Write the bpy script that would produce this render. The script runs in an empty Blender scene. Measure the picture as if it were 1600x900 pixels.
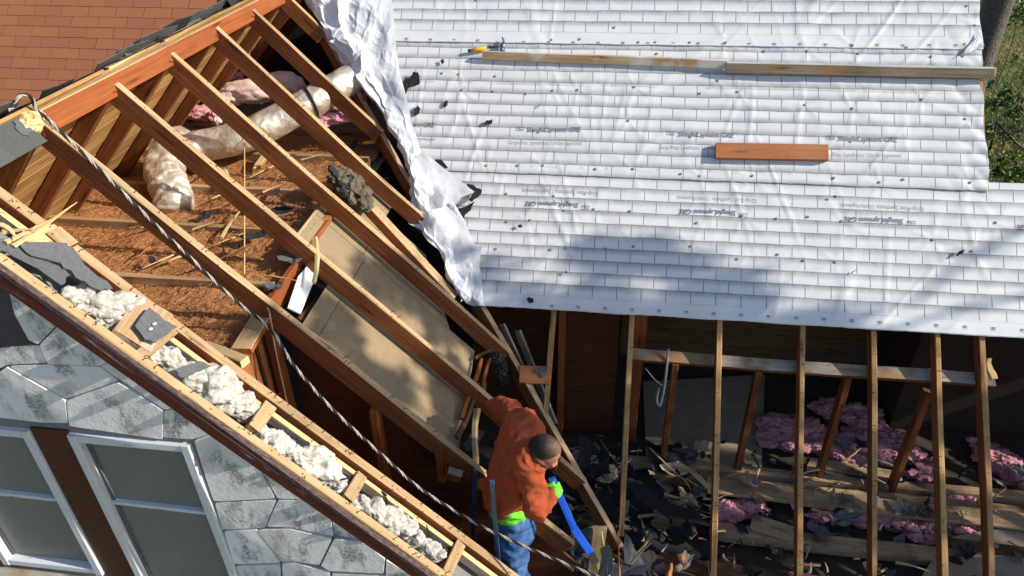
import bpy, bmesh, math, random
from mathutils import Vector, Matrix, noise
V3 = Vector
rad = math.radians
SC = bpy.context.scene
COL = SC.collection
random.seed(7)

# ------------------------------------------------------------------ camera, sky, sun, exposure
YAW, PITCH, ROLL, FPX, PIT = -0.151048921, 0.577963995, 0.0257637960, 1138.64, 0.8079
_f = V3((math.sin(YAW)*math.cos(PITCH), math.cos(YAW)*math.cos(PITCH), -math.sin(PITCH)))
_r = _f.cross(V3((0, 0, 1))).normalized()
_d = _f.cross(_r)
_c, _s = math.cos(ROLL), math.sin(ROLL)
CR, CD, CF = _c*_r + _s*_d, -_s*_r + _c*_d, _f          # camera right, down, forward
cam_d = bpy.data.cameras.new('camera'); cam = bpy.data.objects.new('camera', cam_d); COL.objects.link(cam)
m3 = Matrix((CR, -CD, -CF)).transposed()
cam.matrix_world = m3.to_4x4()
cam_d.sensor_width = 36; cam_d.lens = FPX/1600*36; cam_d.clip_start = .05; cam_d.clip_end = 1000
SC.camera = cam
SUN = V3((2.2, -.20, 1.23)).normalized()
wd = bpy.data.worlds.new('World'); SC.world = wd; wd.use_nodes = True
nt = wd.node_tree; bg = nt.nodes['Background']
sky = nt.nodes.new('ShaderNodeTexSky'); sky.sky_type = 'NISHITA'; sky.sun_disc = False
sky.sun_elevation = math.asin(SUN.z); sky.sun_rotation = math.atan2(SUN.x, SUN.y)
nt.links.new(sky.outputs[0], bg.inputs[0]); bg.inputs[1].default_value = .132
sky.ozone_density = 3.0
sl = bpy.data.lights.new('sun', 'SUN'); sl.energy = 4.9; sl.angle = rad(.5); sl.color = (1, .93, .82)
so = bpy.data.objects.new('sun', sl); COL.objects.link(so)
so.rotation_euler = SUN.to_track_quat('Z', 'Y').to_euler(); so.location = SUN*30
SC.view_settings.view_transform = 'Standard'; SC.view_settings.look = 'None'
SC.view_settings.exposure = .40; SC.view_settings.gamma = 1
SC.cycles.max_bounces = 6

# ------------------------------------------------------------------ the planes of the place (camera height is z = 0)
GZ = -7.6
cP, sP = math.cos(PIT), math.sin(PIT)
X, Y, Z = V3((1, 0, 0)), V3((0, 1, 0)), V3((0, 0, 1))
MV, MN = V3((0, cP, sP)), V3((0, -sP, cP))              # main roof: upslope, normal
WD, WN = V3((cP, 0, -sP)), V3((sP, 0, cP))              # gable wing, right slope: downslope, normal
LD, LN = V3((-cP, 0, -sP)), V3((-sP, 0, cP))            # left slope
def ray(px, py): return CR*((px-800)/FPX) + CD*((py-450)/FPX) + CF
def hit(px, py, n, c):
    d = ray(px, py); return d*(c/n.dot(d))
CM = MN.dot(ray(1200, 290)*6.0)
CW = -3.1003
RX, RZ = -3.067, -1.279
RIDGE = V3((RX, 0, RZ))
def pm(px, py, n=0): return hit(px, py, MN, CM+n)
def pw(px, py, n=0): return hit(px, py, WN, CW+n)
def pl(px, py, n=0): return hit(px, py, LN, LN.dot(RIDGE)+n)
def aty(px, py, y): return hit(px, py, Y, y)
def atz(px, py, z): return hit(px, py, Z, z)
def atx(px, py, x): return hit(px, py, X, x)
def M_(u, v, n=0): return X*u + MV*v + MN*(CM+n)
def W_(y, s, n=0): return Y*y + WD*s + WN*(CW+n) 
def L_(y, s, n=0): return V3((RX, y, RZ)) + LD*s + LN*n
def uv_m(p): return p.x, p.dot(MV)
def uvpx(px, py): return uv_m(pm(px, py))
S0 = V3((RX, 0, RZ)).dot(WD)                             # s at the ridge
def wx(x): return (x - (WN*CW).x)/cP                     # s for an x on the right slope
def valley_x(y): return -.843 + (4.775-y)

# ------------------------------------------------------------------ materials
class NT:
    def __init__(s, name):
        s.m = bpy.data.materials.new(name); s.m.use_nodes = True
        s.t = s.m.node_tree; s.b = s.t.nodes['Principled BSDF']
    def n(s, k, **kw):
        x = s.t.nodes.new(k)
        for a, b in kw.items(): setattr(x, a, b)
        return x
    def put(s, sock, v):
        if isinstance(v, bpy.types.NodeSocket): s.t.links.new(v, sock)
        elif v is not None:
            if sock.type == 'RGBA' and len(v) == 3: v = (*v, 1)
            sock.default_value = v
    def math(s, op, a, b=None, c=None, clamp=False):
        x = s.n('ShaderNodeMath', operation=op, use_clamp=clamp)
        for i, v in enumerate((a, b, c)):
            if v is not None: s.put(x.inputs[i], v)
        return x.outputs[0]
    def coord(s, kind='Object', scale=(1, 1, 1), rot=(0, 0, 0), loc=(0, 0, 0)):
        tc = s.n('ShaderNodeTexCoord'); mp = s.n('ShaderNodeMapping')
        s.t.links.new(tc.outputs[kind], mp.inputs[0])
        mp.inputs['Scale'].default_value = scale; mp.inputs['Rotation'].default_value = rot; mp.inputs['Location'].default_value = loc
        return mp.outputs[0]
    def offs(s, vec, k=37.):
        oi = s.n('ShaderNodeObjectInfo'); mu = s.n('ShaderNodeVectorMath', operation='ADD')
        cx = s.n('ShaderNodeCombineXYZ'); r = s.math('MULTIPLY', oi.outputs['Random'], k)
        for i in range(3): s.put(cx.inputs[i], r)
        s.put(mu.inputs[0], vec); s.put(mu.inputs[1], cx.outputs[0]); return mu.outputs[0]
    def noise(s, vec, scale, detail=4, rough=.55, dist=0):
        x = s.n('ShaderNodeTexNoise'); s.put(x.inputs['Vector'], vec)
        x.inputs['Scale'].default_value = scale; x.inputs['Detail'].default_value = detail
        x.inputs['Roughness'].default_value = rough; x.inputs['Distortion'].default_value = dist
        return x.outputs['Fac']
    def voro(s, vec, scale, feat='F1', rnd=1):
        x = s.n('ShaderNodeTexVoronoi', feature=feat); s.put(x.inputs['Vector'], vec)
        x.inputs['Scale'].default_value = scale; x.inputs['Randomness'].default_value = rnd
        return x.outputs['Distance']
    def ramp(s, fac, stops):
        x = s.n('ShaderNodeValToRGB'); e = x.color_ramp.elements
        while len(e) < len(stops): e.new(.5)
        for k, (p, c) in enumerate(stops):
            e[k].position = p; e[k].color = (*c, 1) if len(c) == 3 else c
        s.put(x.inputs[0], fac); return x.outputs[0]
    def step(s, fac, lo, hi):
        x = s.n('ShaderNodeMapRange', interpolation_type='SMOOTHSTEP')
        s.put(x.inputs[0], fac); x.inputs[1].default_value = lo; x.inputs[2].default_value = hi
        return x.outputs[0]
    def mix(s, f, a, b, mode='MIX'):
        x = s.n('ShaderNodeMix', data_type='RGBA', blend_type=mode)
        s.put(x.inputs[0], f); s.put(x.inputs[6], a); s.put(x.inputs[7], b); return x.outputs[2]
    def done(s, col, rough=.8, bump=None, bs=.3, bd=.01, **kw):
        s.put(s.b.inputs['Base Color'], col); s.put(s.b.inputs['Roughness'], rough)
        s.b.inputs['Specular IOR Level'].default_value = kw.pop('spec', .3)
        for a, b in kw.items(): s.put(s.b.inputs[a], b)
        if bump is not None:
            x = s.n('ShaderNodeBump'); x.inputs['Strength'].default_value = bs; x.inputs['Distance'].default_value = bd
            s.put(x.inputs['Height'], bump); s.t.links.new(x.outputs[0], s.b.inputs['Normal'])
        return s.m
def vary(t, col, lo=.75, hi=1.2):
    oi = t.n('ShaderNodeObjectInfo'); x = t.n('ShaderNodeMapRange')
    t.put(x.inputs[0], oi.outputs['Random']); x.inputs[3].default_value = lo; x.inputs[4].default_value = hi
    return t.mix(1, col, x.outputs[0], 'MULTIPLY')
def wood(name, a, b, c, grain=26, spots=.0, stain=None, lo=.8, hi=1.15, rough=.75):
    t = NT(name)
    v = t.offs(t.coord('Object'), 41)
    st = t.n('ShaderNodeMapping'); t.put(st.inputs[0], v); st.inputs['Scale'].default_value = (1.1, grain, grain)
    g = t.noise(st.outputs[0], 1.6, 6, .65, .5)
    g2 = t.noise(v, 2.2, 3)
    f = t.math('ADD', t.math('MULTIPLY', g, .75), t.math('MULTIPLY', g2, .35))
    col = t.ramp(f, [(.30, a), (.52, b), (.75, c)])
    st2 = t.n('ShaderNodeMapping'); t.put(st2.inputs[0], v); st2.inputs['Scale'].default_value = (3.2, 22, 22)
    kn = t.voro(st2.outputs[0], .55)
    col = t.mix(t.math('MULTIPLY', t.step(kn, .22, .06), .75), col, tuple(x*.35 for x in a))
    if spots:
        vs = t.voro(v, 26); col = t.mix(t.math('MULTIPLY', t.step(vs, .20, .12), spots), col, (.05, .03, .02))
    if stain:
        sn = t.noise(v, 3.2, 5, .6); col = t.mix(t.step(sn, .50, .66), col, stain)
    big = t.noise(v, 1.3, 4, .65)
    col = t.mix(t.math('MULTIPLY', t.step(big, .50, .74), .45), col, tuple(x*.55 for x in a))
    col = vary(t, col, lo, hi)
    return t.done(col, rough, g, .35, .005)
MAT = {}
MAT['old'] = wood('old_wood_shaded', (.10, .028, .009), (.20, .060, .018), (.31, .115, .038), spots=.35)  # aged wood, darkened so the shade on rafter sides is in its colour
MAT['oldlit'] = wood('old_wood_lit', (.14, .036, .010), (.25, .066, .017), (.34, .110, .030))  # brighter copy of the same aged wood, sunlight put into its colour
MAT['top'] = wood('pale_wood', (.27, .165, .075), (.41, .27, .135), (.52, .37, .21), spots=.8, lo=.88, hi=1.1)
MAT['pale'] = wood('fresh_wood', (.40, .25, .10), (.55, .38, .18), (.66, .50, .28))
MAT['gold'] = wood('sheathing_wood', (.24, .125, .038), (.40, .22, .075), (.52, .32, .125), lo=.7, hi=1.2)
MAT['grayw'] = wood('weathered_wood', (.16, .14, .115), (.30, .26, .21), (.44, .39, .32), stain=(.30, .17, .075))
MAT['plankw'] = wood('dirty_plank', (.33, .19, .085), (.46, .29, .15), (.62, .52, .40), stain=(.60, .55, .48))
MAT['plankb'] = wood('grey_plank', (.20, .125, .07), (.35, .25, .16), (.52, .43, .33), stain=(.45, .27, .10))
MAT['orange'] = wood('orange_wood', (.31, .105, .035), (.40, .15, .055), (.48, .20, .08), lo=.95, hi=1.05, spots=.5)
MAT['darkw'] = wood('dark_wood', (.06, .026, .012), (.12, .05, .022), (.18, .08, .035))
MAT['attic'] = wood('dusty_joist', (.20, .12, .06), (.34, .22, .12), (.46, .32, .19), spots=.6, stain=(.12, .08, .05))

def plain(name, col, rough=.7, nscale=18, namp=.35, bump=.3, bd=.004, **kw):
    t = NT(name); v = t.offs(t.coord('Object'))
    n = t.noise(v, nscale, 5, .6)
    c = t.mix(n, tuple(x*(1-namp) for x in col), tuple(min(1, x*(1+namp)) for x in col))
    return t.done(vary(t, c, .88, 1.1), rough, n, bump, bd, **kw)
MAT['felt'] = plain('black_felt', (.024, .0235, .0245), .95, 60, .5, .5, .003)
MAT['feltg'] = plain('grey_felt', (.10, .102, .108), .9, 45, .4, .5, .003)
MAT['grit'] = plain('mineral_cap', (.085, .085, .080), .95, 160, .6, .6, .003)
MAT['foam'] = plain('mortar', (.52, .49, .43), .95, 20, .4, 1, .02)
MAT['pink'] = plain('pink_wool', (.68, .31, .34), .95, 34, .45, 1, .03)
MAT['pinkw'] = plain('pale_wool', (.70, .52, .47), .95, 22, .3, .7, .01)
MAT['kraft'] = plain('kraft_paper', (.42, .29, .15), .7, 8, .2, .4, .01)
MAT['fibre'] = plain('brown_fibre', (.32, .140, .052), .95, 70, .7, .9, .012)
MAT['straw'] = plain('straw', (.42, .24, .09), .8, 10, .4, .1)
MAT['dust'] = plain('dusty_board', (.33, .26, .18), .9, 7, .45, .3, .004)
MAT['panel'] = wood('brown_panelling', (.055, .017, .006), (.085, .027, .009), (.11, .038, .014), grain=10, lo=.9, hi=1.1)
MAT['opanel'] = wood('orange_panelling', (.27, .085, .025), (.33, .11, .034), (.38, .14, .045), grain=8, lo=.95, hi=1.05)
MAT['white'] = plain('white_paint', (.72, .73, .72), .5, 14, .12, .2)
MAT['blue'] = plain('blue_paint', (.012, .10, .62), .35, 30, .15, .05, spec=.5)
MAT['steel'] = plain('dark_steel', (.12, .12, .13), .35, 30, .3, .1, Metallic=.8)
MAT['steelb'] = plain('blue_steel', (.10, .17, .30), .35, 30, .3, .1, Metallic=.6)
MAT['yellow'] = plain('yellow_grip', (.75, .42, .02), .45, 30, .1, .05)
MAT['blackr'] = plain('black_rubber', (.02, .02, .022), .5, 30, .3, .1)
MAT['green'] = plain('green_cap', (.17, .40, .10), .45, 30, .1, .05)
MAT['lime'] = plain('lime_cloth', (.16, .72, .04), .8, 60, .15, .3)
MAT['ropew'] = plain('white_cord', (.44, .39, .34), .9, 90, .7, .5)
MAT['ropeb'] = plain('black_cord', (.03, .028, .028), .9, 120, .4, .5)
MAT['ropey'] = plain('yellow_cord', (.60, .42, .16), .9, 90, .4, .4)
MAT['skin'] = plain('skin', (.34, .145, .085), .55, 25, .15, .1)
def m_hair():
    t = NT('cropped_hair'); v = t.coord('Object'); sx = t.n('ShaderNodeSeparateXYZ'); t.put(sx.inputs[0], v)
    n = t.noise(v, 90, 4, .7); b = t.noise(v, 14, 3)
    f = t.math('ADD', t.math('MULTIPLY', sx.outputs[0], 6.5), t.math('MULTIPLY', t.math('SUBTRACT', b, .5), 1.1))
    c = t.mix(t.step(f, -.15, .65), (.022, .016, .014), (.17, .085, .055))
    c = t.mix(t.math('MULTIPLY', t.step(n, .45, .62), .55), c, (.016, .012, .011))
    return t.done(c, .7, n, .6, .003)
MAT['hair'] = m_hair()
MAT['ink'] = plain('grey_ink', (.17, .17, .18), .7, 50, .2, 0)
MAT['inkl'] = plain('pale_ink', (.36, .36, .37), .7, 50, .2, 0)
MAT['bark'] = plain('bark', (.13, .115, .10), .95, 30, .7, 1, .03)
MAT['leaf'] = plain('leaves', (.13, .19, .03), .6, 3, .5, .1)
MAT['leafd'] = plain('dark_leaves', (.05, .09, .022), .6, 3, .5, .1)
MAT['cable'] = plain('grey_cable', (.20, .21, .23), .6, 20, .2, .1)
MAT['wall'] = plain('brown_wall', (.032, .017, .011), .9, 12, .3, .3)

def m_sweater():
    t = NT('orange_knit'); v = t.coord('Object')
    w = t.noise(v, 5, 4, .6); n = t.noise(v, 140, 2)
    c = t.mix(w, (.27, .050, .018), (.37, .072, .024))
    return t.done(c, .92, t.math('ADD', t.math('MULTIPLY', w, 1.0), t.math('MULTIPLY', n, .15)), .5, .02)
def m_jeans():
    t = NT('blue_denim'); v = t.coord('Object')
    w = t.noise(v, 7, 4, .6); n = t.noise(v, 220, 2)
    c = t.mix(t.step(w, .35, .7), (.018, .05, .14), (.07, .16, .36))
    return t.done(c, .9, t.math('ADD', w, t.math('MULTIPLY', n, .2)), .5, .02)
MAT['sweater'] = m_sweater(); MAT['jeans'] = m_jeans()
def m_foil():
    t = NT('foil'); v = t.coord('Object')
    n = t.noise(v, 9, 5, .6, .4); f = t.voro(v, 16, 'F1')
    c = t.mix(t.step(n, .4, .62), (.56, .46, .34), (.74, .69, .60))
    return t.done(c, t.math('ADD', t.math('MULTIPLY', n, .25), .36), t.math('ADD', n, t.math('MULTIPLY', f, .6)), .7, .02, Metallic=.6, spec=.5)
MAT['foil'] = m_foil()
def m_panelboard():
    t = NT('plywood'); v = t.coord('Object')
    st = t.coord('Object', (2, 30, 30)); g = t.noise(st, 2.0, 5, .6)
    n = t.noise(v, 3.5, 5, .65); n2 = t.noise(v, 30, 3)
    c = t.mix(g, (.21, .15, .085), (.34, .26, .155))
    c = t.mix(t.math('MULTIPLY', t.step(n, .47, .68), .65), c, (.19, .125, .07))
    c = t.mix(t.math('MULTIPLY', n2, .25), c, (.14, .09, .055))
    return t.done(c, .85, n2, .2, .003)
MAT['ply'] = m_panelboard()
def m_stone():
    t = NT('painted_stone'); v = t.offs(t.coord('Object'), 11)
    n = t.noise(v, 24, 6, .65); big = t.noise(v, 4.5, 3, .5)
    c = t.mix(n, (.74, .72, .70), (.87, .85, .82))
    ln = t.n('ShaderNodeVectorMath', operation='LENGTH'); t.put(ln.inputs[0], t.coord('Object'))
    cen = t.step(ln.outputs['Value'], .26, .05)
    sv = t.offs(t.coord('Object', (6.5, 6.5, 3.2), (0, .5, 0)), 11)
    d = t.noise(sv, 1.5, 5, .62); rr = t.noise(v, 60, 4, .7)
    m = t.math('MULTIPLY', t.math('MULTIPLY', t.step(d, .44, .60), t.step(rr, .32, .56)), cen)
    c = t.mix(t.math('MULTIPLY', m, .74), c, (.055, .062, .068))
    c = t.mix(t.math('MULTIPLY', t.step(big, .55, .75), .4), c, (.30, .25, .17))
    h = t.math('ADD', n, t.math('MULTIPLY', t.noise(v, 70, 4, .7), .5))
    return t.done(vary(t, c, .9, 1.08), .9, h, .55, .012)
MAT['stone'] = m_stone()
def m_redpaint():
    t = NT('dark_red_paint'); v = t.coord('Object')
    st = t.coord('Object', (2.2, 16, 16)); n = t.noise(st, 2.0, 6, .7); q = t.noise(v, 60, 3, .6)
    c = t.mix(q, (.065, .012, .011), (.105, .02, .016))
    c = t.mix(t.math('MULTIPLY', t.step(n, .60, .68), .8), c, (.40, .33, .31))
    return t.done(c, .5, n, .3, .003, spec=.35)
MAT['red'] = m_redpaint()
MAT['redm'] = plain('brown_red_paint', (.085, .026, .014), .6, 30, .25, .2)
def m_trim():
    t = NT('peeling_trim'); st = t.coord('Object', (16, 60, 60)); n = t.noise(st, 1.7, 6, .75)
    c = t.ramp(n, [(.38, (.05, .032, .032)), (.55, (.11, .075, .068)), (.72, (.24, .19, .15))])
    return t.done(c, .95, n, .5, .004, spec=.05)
MAT['trim'] = m_trim()
def m_glass():
    t = NT('screened_glass'); v = t.coord('Object')
    sx = t.n('ShaderNodeSeparateXYZ'); t.put(sx.inputs[0], v)
    g = t.math('SINE', t.math('MULTIPLY', sx.outputs[2], 420)); g = t.step(g, .2, .9)
    n = t.noise(v, 4, 4)
    c = t.mix(t.math('MULTIPLY', g, .5), (.16, .17, .16), (.24, .245, .22))
    c = t.mix(t.math('MULTIPLY', t.step(n, .5, .8), .4), c, (.27, .27, .23))
    return t.done(c, .38, n, .04, .01, spec=.5)
MAT['glass'] = m_glass()
def m_shingle():
    t = NT('brown_shingle'); v = t.offs(t.coord('Object'), 31)
    n = t.noise(v, 150, 3, .7); b = t.noise(v, 9, 3)
    c = t.mix(n, (.27, .088, .042), (.45, .168, .08))
    c = t.mix(t.math('MULTIPLY', b, .3), c, (.25, .125, .05))
    return t.done(vary(t, c, .93, 1.06), .95, n, .5, .003)
MAT['shingle'] = m_shingle()
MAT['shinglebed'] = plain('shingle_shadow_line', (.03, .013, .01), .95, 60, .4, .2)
def m_sheet(name, shade_down):
    t = NT(name)
    uv = t.n('ShaderNodeTexCoord').outputs['UV']
    nz = t.n('ShaderNodeTexNoise'); t.put(nz.inputs['Vector'], uv); nz.inputs['Scale'].default_value = 3; nz.inputs['Detail'].default_value = 2
    sp = t.n('ShaderNodeSeparateXYZ'); t.put(sp.inputs[0], uv)
    u = sp.outputs[0]
    v = t.math('ADD', sp.outputs[1], t.math('MULTIPLY', nz.outputs['Fac'], .016))
    row = t.math('DIVIDE', v, .1068); fr = t.math('FRACT', row); fl = t.math('FLOOR', row)
    od = t.math('MULTIPLY', t.math('MODULO', fl, 2), .5)
    jit = t.math('MULTIPLY', t.math('SINE', t.math('MULTIPLY', fl, 12.7)), .06)
    uu = t.math('ADD', t.math('ADD', t.math('DIVIDE', u, .198), od), jit)
    fu = t.math('ABSOLUTE', t.math('SUBTRACT', t.math('FRACT', uu), .5))
    hair = t.noise(t.coord('UV', (90, 9, 1)), 1, 5, .7); soft = t.noise(uv, 7, 4, .6)
    if shade_down: g = fr                              # dark at the top of a course, fading down
    else: g = t.math('SUBTRACT', 1, fr)
    ext = t.math('ADD', .72, t.math('MULTIPLY', t.math('SUBTRACT', hair, .5), .55))
    sh = t.math('MULTIPLY', t.step(g, .42, 1.0), t.step(hair, -.25, .8))
    sh = t.math('MULTIPLY', sh, t.math('ADD', .35, soft))
    line = t.math('MULTIPLY', t.step(t.math('MINIMUM', fr, t.math('SUBTRACT', 1, fr)), .075, .03), t.math('ADD', .55, t.math('MULTIPLY', hair, .5)))
    vl = t.math('MULTIPLY', t.step(fu, .022, .010), t.step(fr, .02, .12))
    ink = t.math('MAXIMUM', t.math('MAXIMUM', t.math('MULTIPLY', t.math('MULTIPLY', line, .92), t.math('ADD', .55, t.math('MULTIPLY', soft, .8))), t.math('MULTIPLY', vl, .85)), t.math('MULTIPLY', sh, .75))
    # rows of print too small to read
    r12 = t.math('DIVIDE', v, 1.183)
    f12 = t.math('FRACT', r12)
    dash = t.noise(t.coord('UV', (230, 110, 1)), 1, 1, .5); blk = t.noise(t.coord('UV', (2.3, 3.1, 1), loc=(3, 0, 0)), 1, 1)
    def band(a, b): return t.math('MULTIPLY', t.step(f12, a, a+.002), t.step(f12, b, b-.002))
    tiny = t.math('MULTIPLY', t.math('MAXIMUM', band(.262, .279), band(.606, .625)), t.step(dash, .47, .55))
    tiny = t.math('MULTIPLY', tiny, t.step(blk, .42, .46))
    ink = t.math('MAXIMUM', ink, t.math('MULTIPLY', tiny, .6))
    at = t.n('ShaderNodeAttribute', attribute_name='plainband')
    ink = t.math('MULTIPLY', ink, t.math('SUBTRACT', 1, at.outputs['Fac']), clamp=True)
    dirt = t.noise(uv, 2.1, 5, .6)
    base = t.mix(t.math('MULTIPLY', t.step(dirt, .45, .8), .35), (.70, .705, .70), (.56, .56, .55))
    c = t.mix(ink, base, (.10, .10, .115))
    return t.done(c, .52, t.noise(t.coord('UV', (260, 260, 1)), 1, 2), .12, .002, spec=.35)
MAT['sheetd'] = m_sheet('printed_underlayment', True); MAT['sheetu'] = m_sheet('printed_underlayment_turned', False)
def m_torn():
    t = NT('crumpled_underlayment'); uv = t.coord('Object')
    d = t.noise(uv, 3.1, 5, .65); n = t.noise(uv, 30, 4, .6)
    c = t.mix(t.step(d, .42, .72), (.72, .735, .75), (.50, .51, .53))
    return t.done(c, .42, n, .15, .006, spec=.4)
MAT['torn'] = m_torn()
def m_ground():
    t = NT('dry_grass'); v = t.coord('Object')
    n = t.noise(v, .5, 5, .6); f = t.noise(v, 14, 4, .7)
    c = t.ramp(n, [(.38, (.09, .12, .025)), (.50, (.24, .20, .06)), (.62, (.36, .27, .11))])
    return t.done(t.mix(t.math('MULTIPLY', f, .6), c, (.04, .045, .012)), .95, f, 1, .05)
MAT['ground'] = m_ground()

#==MATX==
MAT['grooves'] = plain('dark_mortar_joint', (.19, .19, .185), .95, 40, .3, .3)
MAT['ventw'] = plain('dark_vent_paint', (.075, .066, .068), .7, 20, .3, .2)
MAT['gritd'] = plain('roofing_rubble', (.05, .045, .038), .95, 14, .75, 1, .02)
MAT['dryg'] = plain('dry_grass_blades', (.34, .27, .09), .8, 5, .3, .1)
MAT['dustd'] = plain('shaded_dusty_board', (.055, .042, .03), .95, 7, .5, .4, .004)  # dark copy of the dusty board; attic shade is put into its colour
MAT['wallb'] = wood('shaded_sheathing', (.07, .035, .013), (.11, .058, .022), (.15, .085, .034))  # darkened copy of the sheathing, deep roof shade painted into its colour
MAT['chalk'] = wood('chalky_wood', (.46, .44, .40), (.58, .56, .52), (.66, .64, .60), stain=(.52, .48, .42))
MAT['gritc'] = plain('old_roof_layers', (.125, .10, .066), .95, 18, .6, 1, .02)
MAT['jtop'] = wood('tan_joist_top', (.25, .14, .06), (.36, .22, .105), (.46, .30, .16), spots=.5)
MAT['rust'] = plain('rusty_nail', (.06, .03, .02), .7, 40, .5, .2, Metallic=.5)
MAT['topg'] = wood('golden_rafter_top', (.24, .12, .042), (.36, .20, .078), (.46, .29, .13), spots=.8)
def m_chip():
    t = NT('chipped_white_paint'); st = t.coord('Object', (3, 24, 24)); n = t.noise(st, 1.6, 6, .7); v = t.coord('Object'); q = t.noise(v, 30, 4, .6)
    c = t.mix(q, (.52, .55, .57), (.68, .70, .71))
    c = t.mix(t.step(n, .64, .68), c, (.16, .13, .11))
    return t.done(c, .6, n, .3, .003)
MAT['chip'] = m_chip()
#==MATE==
# ------------------------------------------------------------------ builders
WM = {}
def link(o, parent, mw):
    COL.objects.link(o); WM[o.name] = mw
    if parent is not None:
        o.parent = parent; o.matrix_basis = WM[parent.name].inverted() @ mw
    else: o.matrix_basis = mw
    return o
def tag(o, label=None, cat=None, group=None, kind=None):
    for k, v in (('label', label), ('category', cat), ('group', group), ('kind', kind)):
        if v: o[k] = v
    return o
def thing(name, label, cat, loc, group=None):
    o = bpy.data.objects.new(name, None); o.empty_display_size = .1
    link(o, None, Matrix.Translation(V3(loc))); return tag(o, label, cat, group)
def mesh_obj(name, vs, fs, mats, parent=None, fm=None, smooth=False, mw=None, uvs=None):
    """vs in world space; the object's own origin goes to the middle of the mesh (or to mw)"""
    vs = [V3(v) for v in vs]
    if mw is None:
        c = sum(vs, V3())/len(vs); mw = Matrix.Translation(c)
    inv = mw.inverted()
    me = bpy.data.meshes.new(name); me.from_pydata([inv @ v for v in vs], [], fs)
    for m in (mats if isinstance(mats, (list, tuple)) else [mats]): me.materials.append(MAT[m] if isinstance(m, str) else m)
    if fm: me.polygons.foreach_set('material_index', fm)
    if smooth: me.polygons.foreach_set('use_smooth', [True]*len(fs))
    if uvs:
        l = me.uv_layers.new(name='UVMap')
        for lp in me.loops: l.data[lp.index].uv = uvs[lp.vertex_index]
    me.update()
    return link(bpy.data.objects.new(name, me), parent, mw)
def frame(A, B, up):
    x = (B-A).normalized(); z = (up - x*up.dot(x)).normalized(); y = z.cross(x)
    m = Matrix((x, y, z)).transposed().to_4x4(); m.translation = A
    return m
_bc = [0]
def board(name, A, B, up, h, t, mats=('old', 'top'), parent=None, seg=None, wob=.003, rag=(0, 0), ch=.004, toff=0):
    """a sawn board: A, B are the middles of the top face's two ends; h deep below it, t wide"""
    A, B = V3(A), V3(B)
    if isinstance(mats, str): mats = (mats, mats)
    mw = frame(A, B, V3(up)); L = (B-A).length
    _bc[0] += 1; rnd = random.Random(_bc[0]*13+5)
    seg = seg or max(2, min(10, int(L/.28)))
    vs, fs, fm = [], [], []
    a = t/2; c = min(ch, t*.2, h*.2)
    prof = [(-a+c, 0), (a-c, 0), (a, -c), (a, -h+c), (a-c, -h), (-a+c, -h), (-a, -h+c), (-a, -c)]
    N = 8
    ph = rnd.random()*9
    for i in range(seg+1):
        x = L*i/seg
        bx = wob*math.sin(ph+i*.9)*.8; bz = wob*math.cos(ph*2+i*.7)*.5
        for j, (py, pz) in enumerate(prof):
            e = 0
            if i == 0 and rag[0]: e = -abs(rnd.gauss(0, rag[0]))
            if i == seg and rag[1]: e = abs(rnd.gauss(0, rag[1]))
            vs.append(mw @ V3((x+e, py+bx+rnd.uniform(-wob, wob)*.35+toff, pz+bz+rnd.uniform(-wob, wob)*.35)))
    for i in range(seg):
        for j in range(N):
            k = (j+1) % N
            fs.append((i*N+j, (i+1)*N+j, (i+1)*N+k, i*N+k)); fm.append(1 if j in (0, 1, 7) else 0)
    fs.append(tuple(range(N))); fm.append(1 if rag[0] else 0)
    fs.append(tuple(range(seg*N+N-1, seg*N-1, -1))); fm.append(1 if rag[1] else 0)
    return mesh_obj(name, vs, fs, mats, parent, fm, mw=mw)
def slab(name, poly, n, th, mat, parent=None, ch=0., wob=0., xdir=None, edge=None):
    """a flat piece: poly = world points of its upper face, n = its outward normal"""
    poly = [V3(p) for p in poly]; n = V3(n).normalized()
    if (poly[1]-poly[0]).cross(poly[2]-poly[1]).dot(n) < 0: poly = poly[::-1]
    k = len(poly); c = sum(poly, V3())/k
    vs, fs = [], []
    if ch:
        top = []
        for p in poly: d = c-p; top.append(p + d.normalized()*min(ch, d.length*.3))
        vs = top + [p - n*ch*.7 for p in poly] + [p - n*th for p in poly]
        fs = [tuple(range(k))] + [(r*k+i, (r+1)*k+i, (r+1)*k+(i+1) % k, r*k+(i+1) % k) for r in (0, 1) for i in range(k)] + [tuple(range(3*k-1, 2*k-1, -1))]
    else:
        vs = poly + [p - n*th for p in poly]
        fs = [tuple(range(k))] + [(i, k+i, k+(i+1) % k, (i+1) % k) for i in range(k)] + [tuple(range(2*k-1, k-1, -1))]
    mw = None
    if xdir is not None: mw = frame(c, c+V3(xdir), n)
    return mesh_obj(name, vs, fs, mat, parent, mw=mw)
def tube(name, pts, r, mat, parent=None, ns=8, cap=True, rs=None, smooth=True, res=1):
    if res > 1: pts = spline(pts, res)
    vs, fs = tube_geo(pts, r, ns, rs)
    return mesh_obj(name, vs, fs, mat, parent, smooth=smooth)
def spline(pts, res):
    pts = [V3(p) for p in pts]; out = []
    P = [pts[0]*2-pts[1]] + pts + [pts[-1]*2-pts[-2]]
    for i in range(1, len(P)-2):
        for k in range(res):
            t = k/res; a, b, c, d = P[i-1], P[i], P[i+1], P[i+2]
            out.append(.5*((2*b)+(c-a)*t+(2*a-5*b+4*c-d)*t*t+(3*b-a-3*c+d)*t**3))
    out.append(pts[-1]); return out
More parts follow.
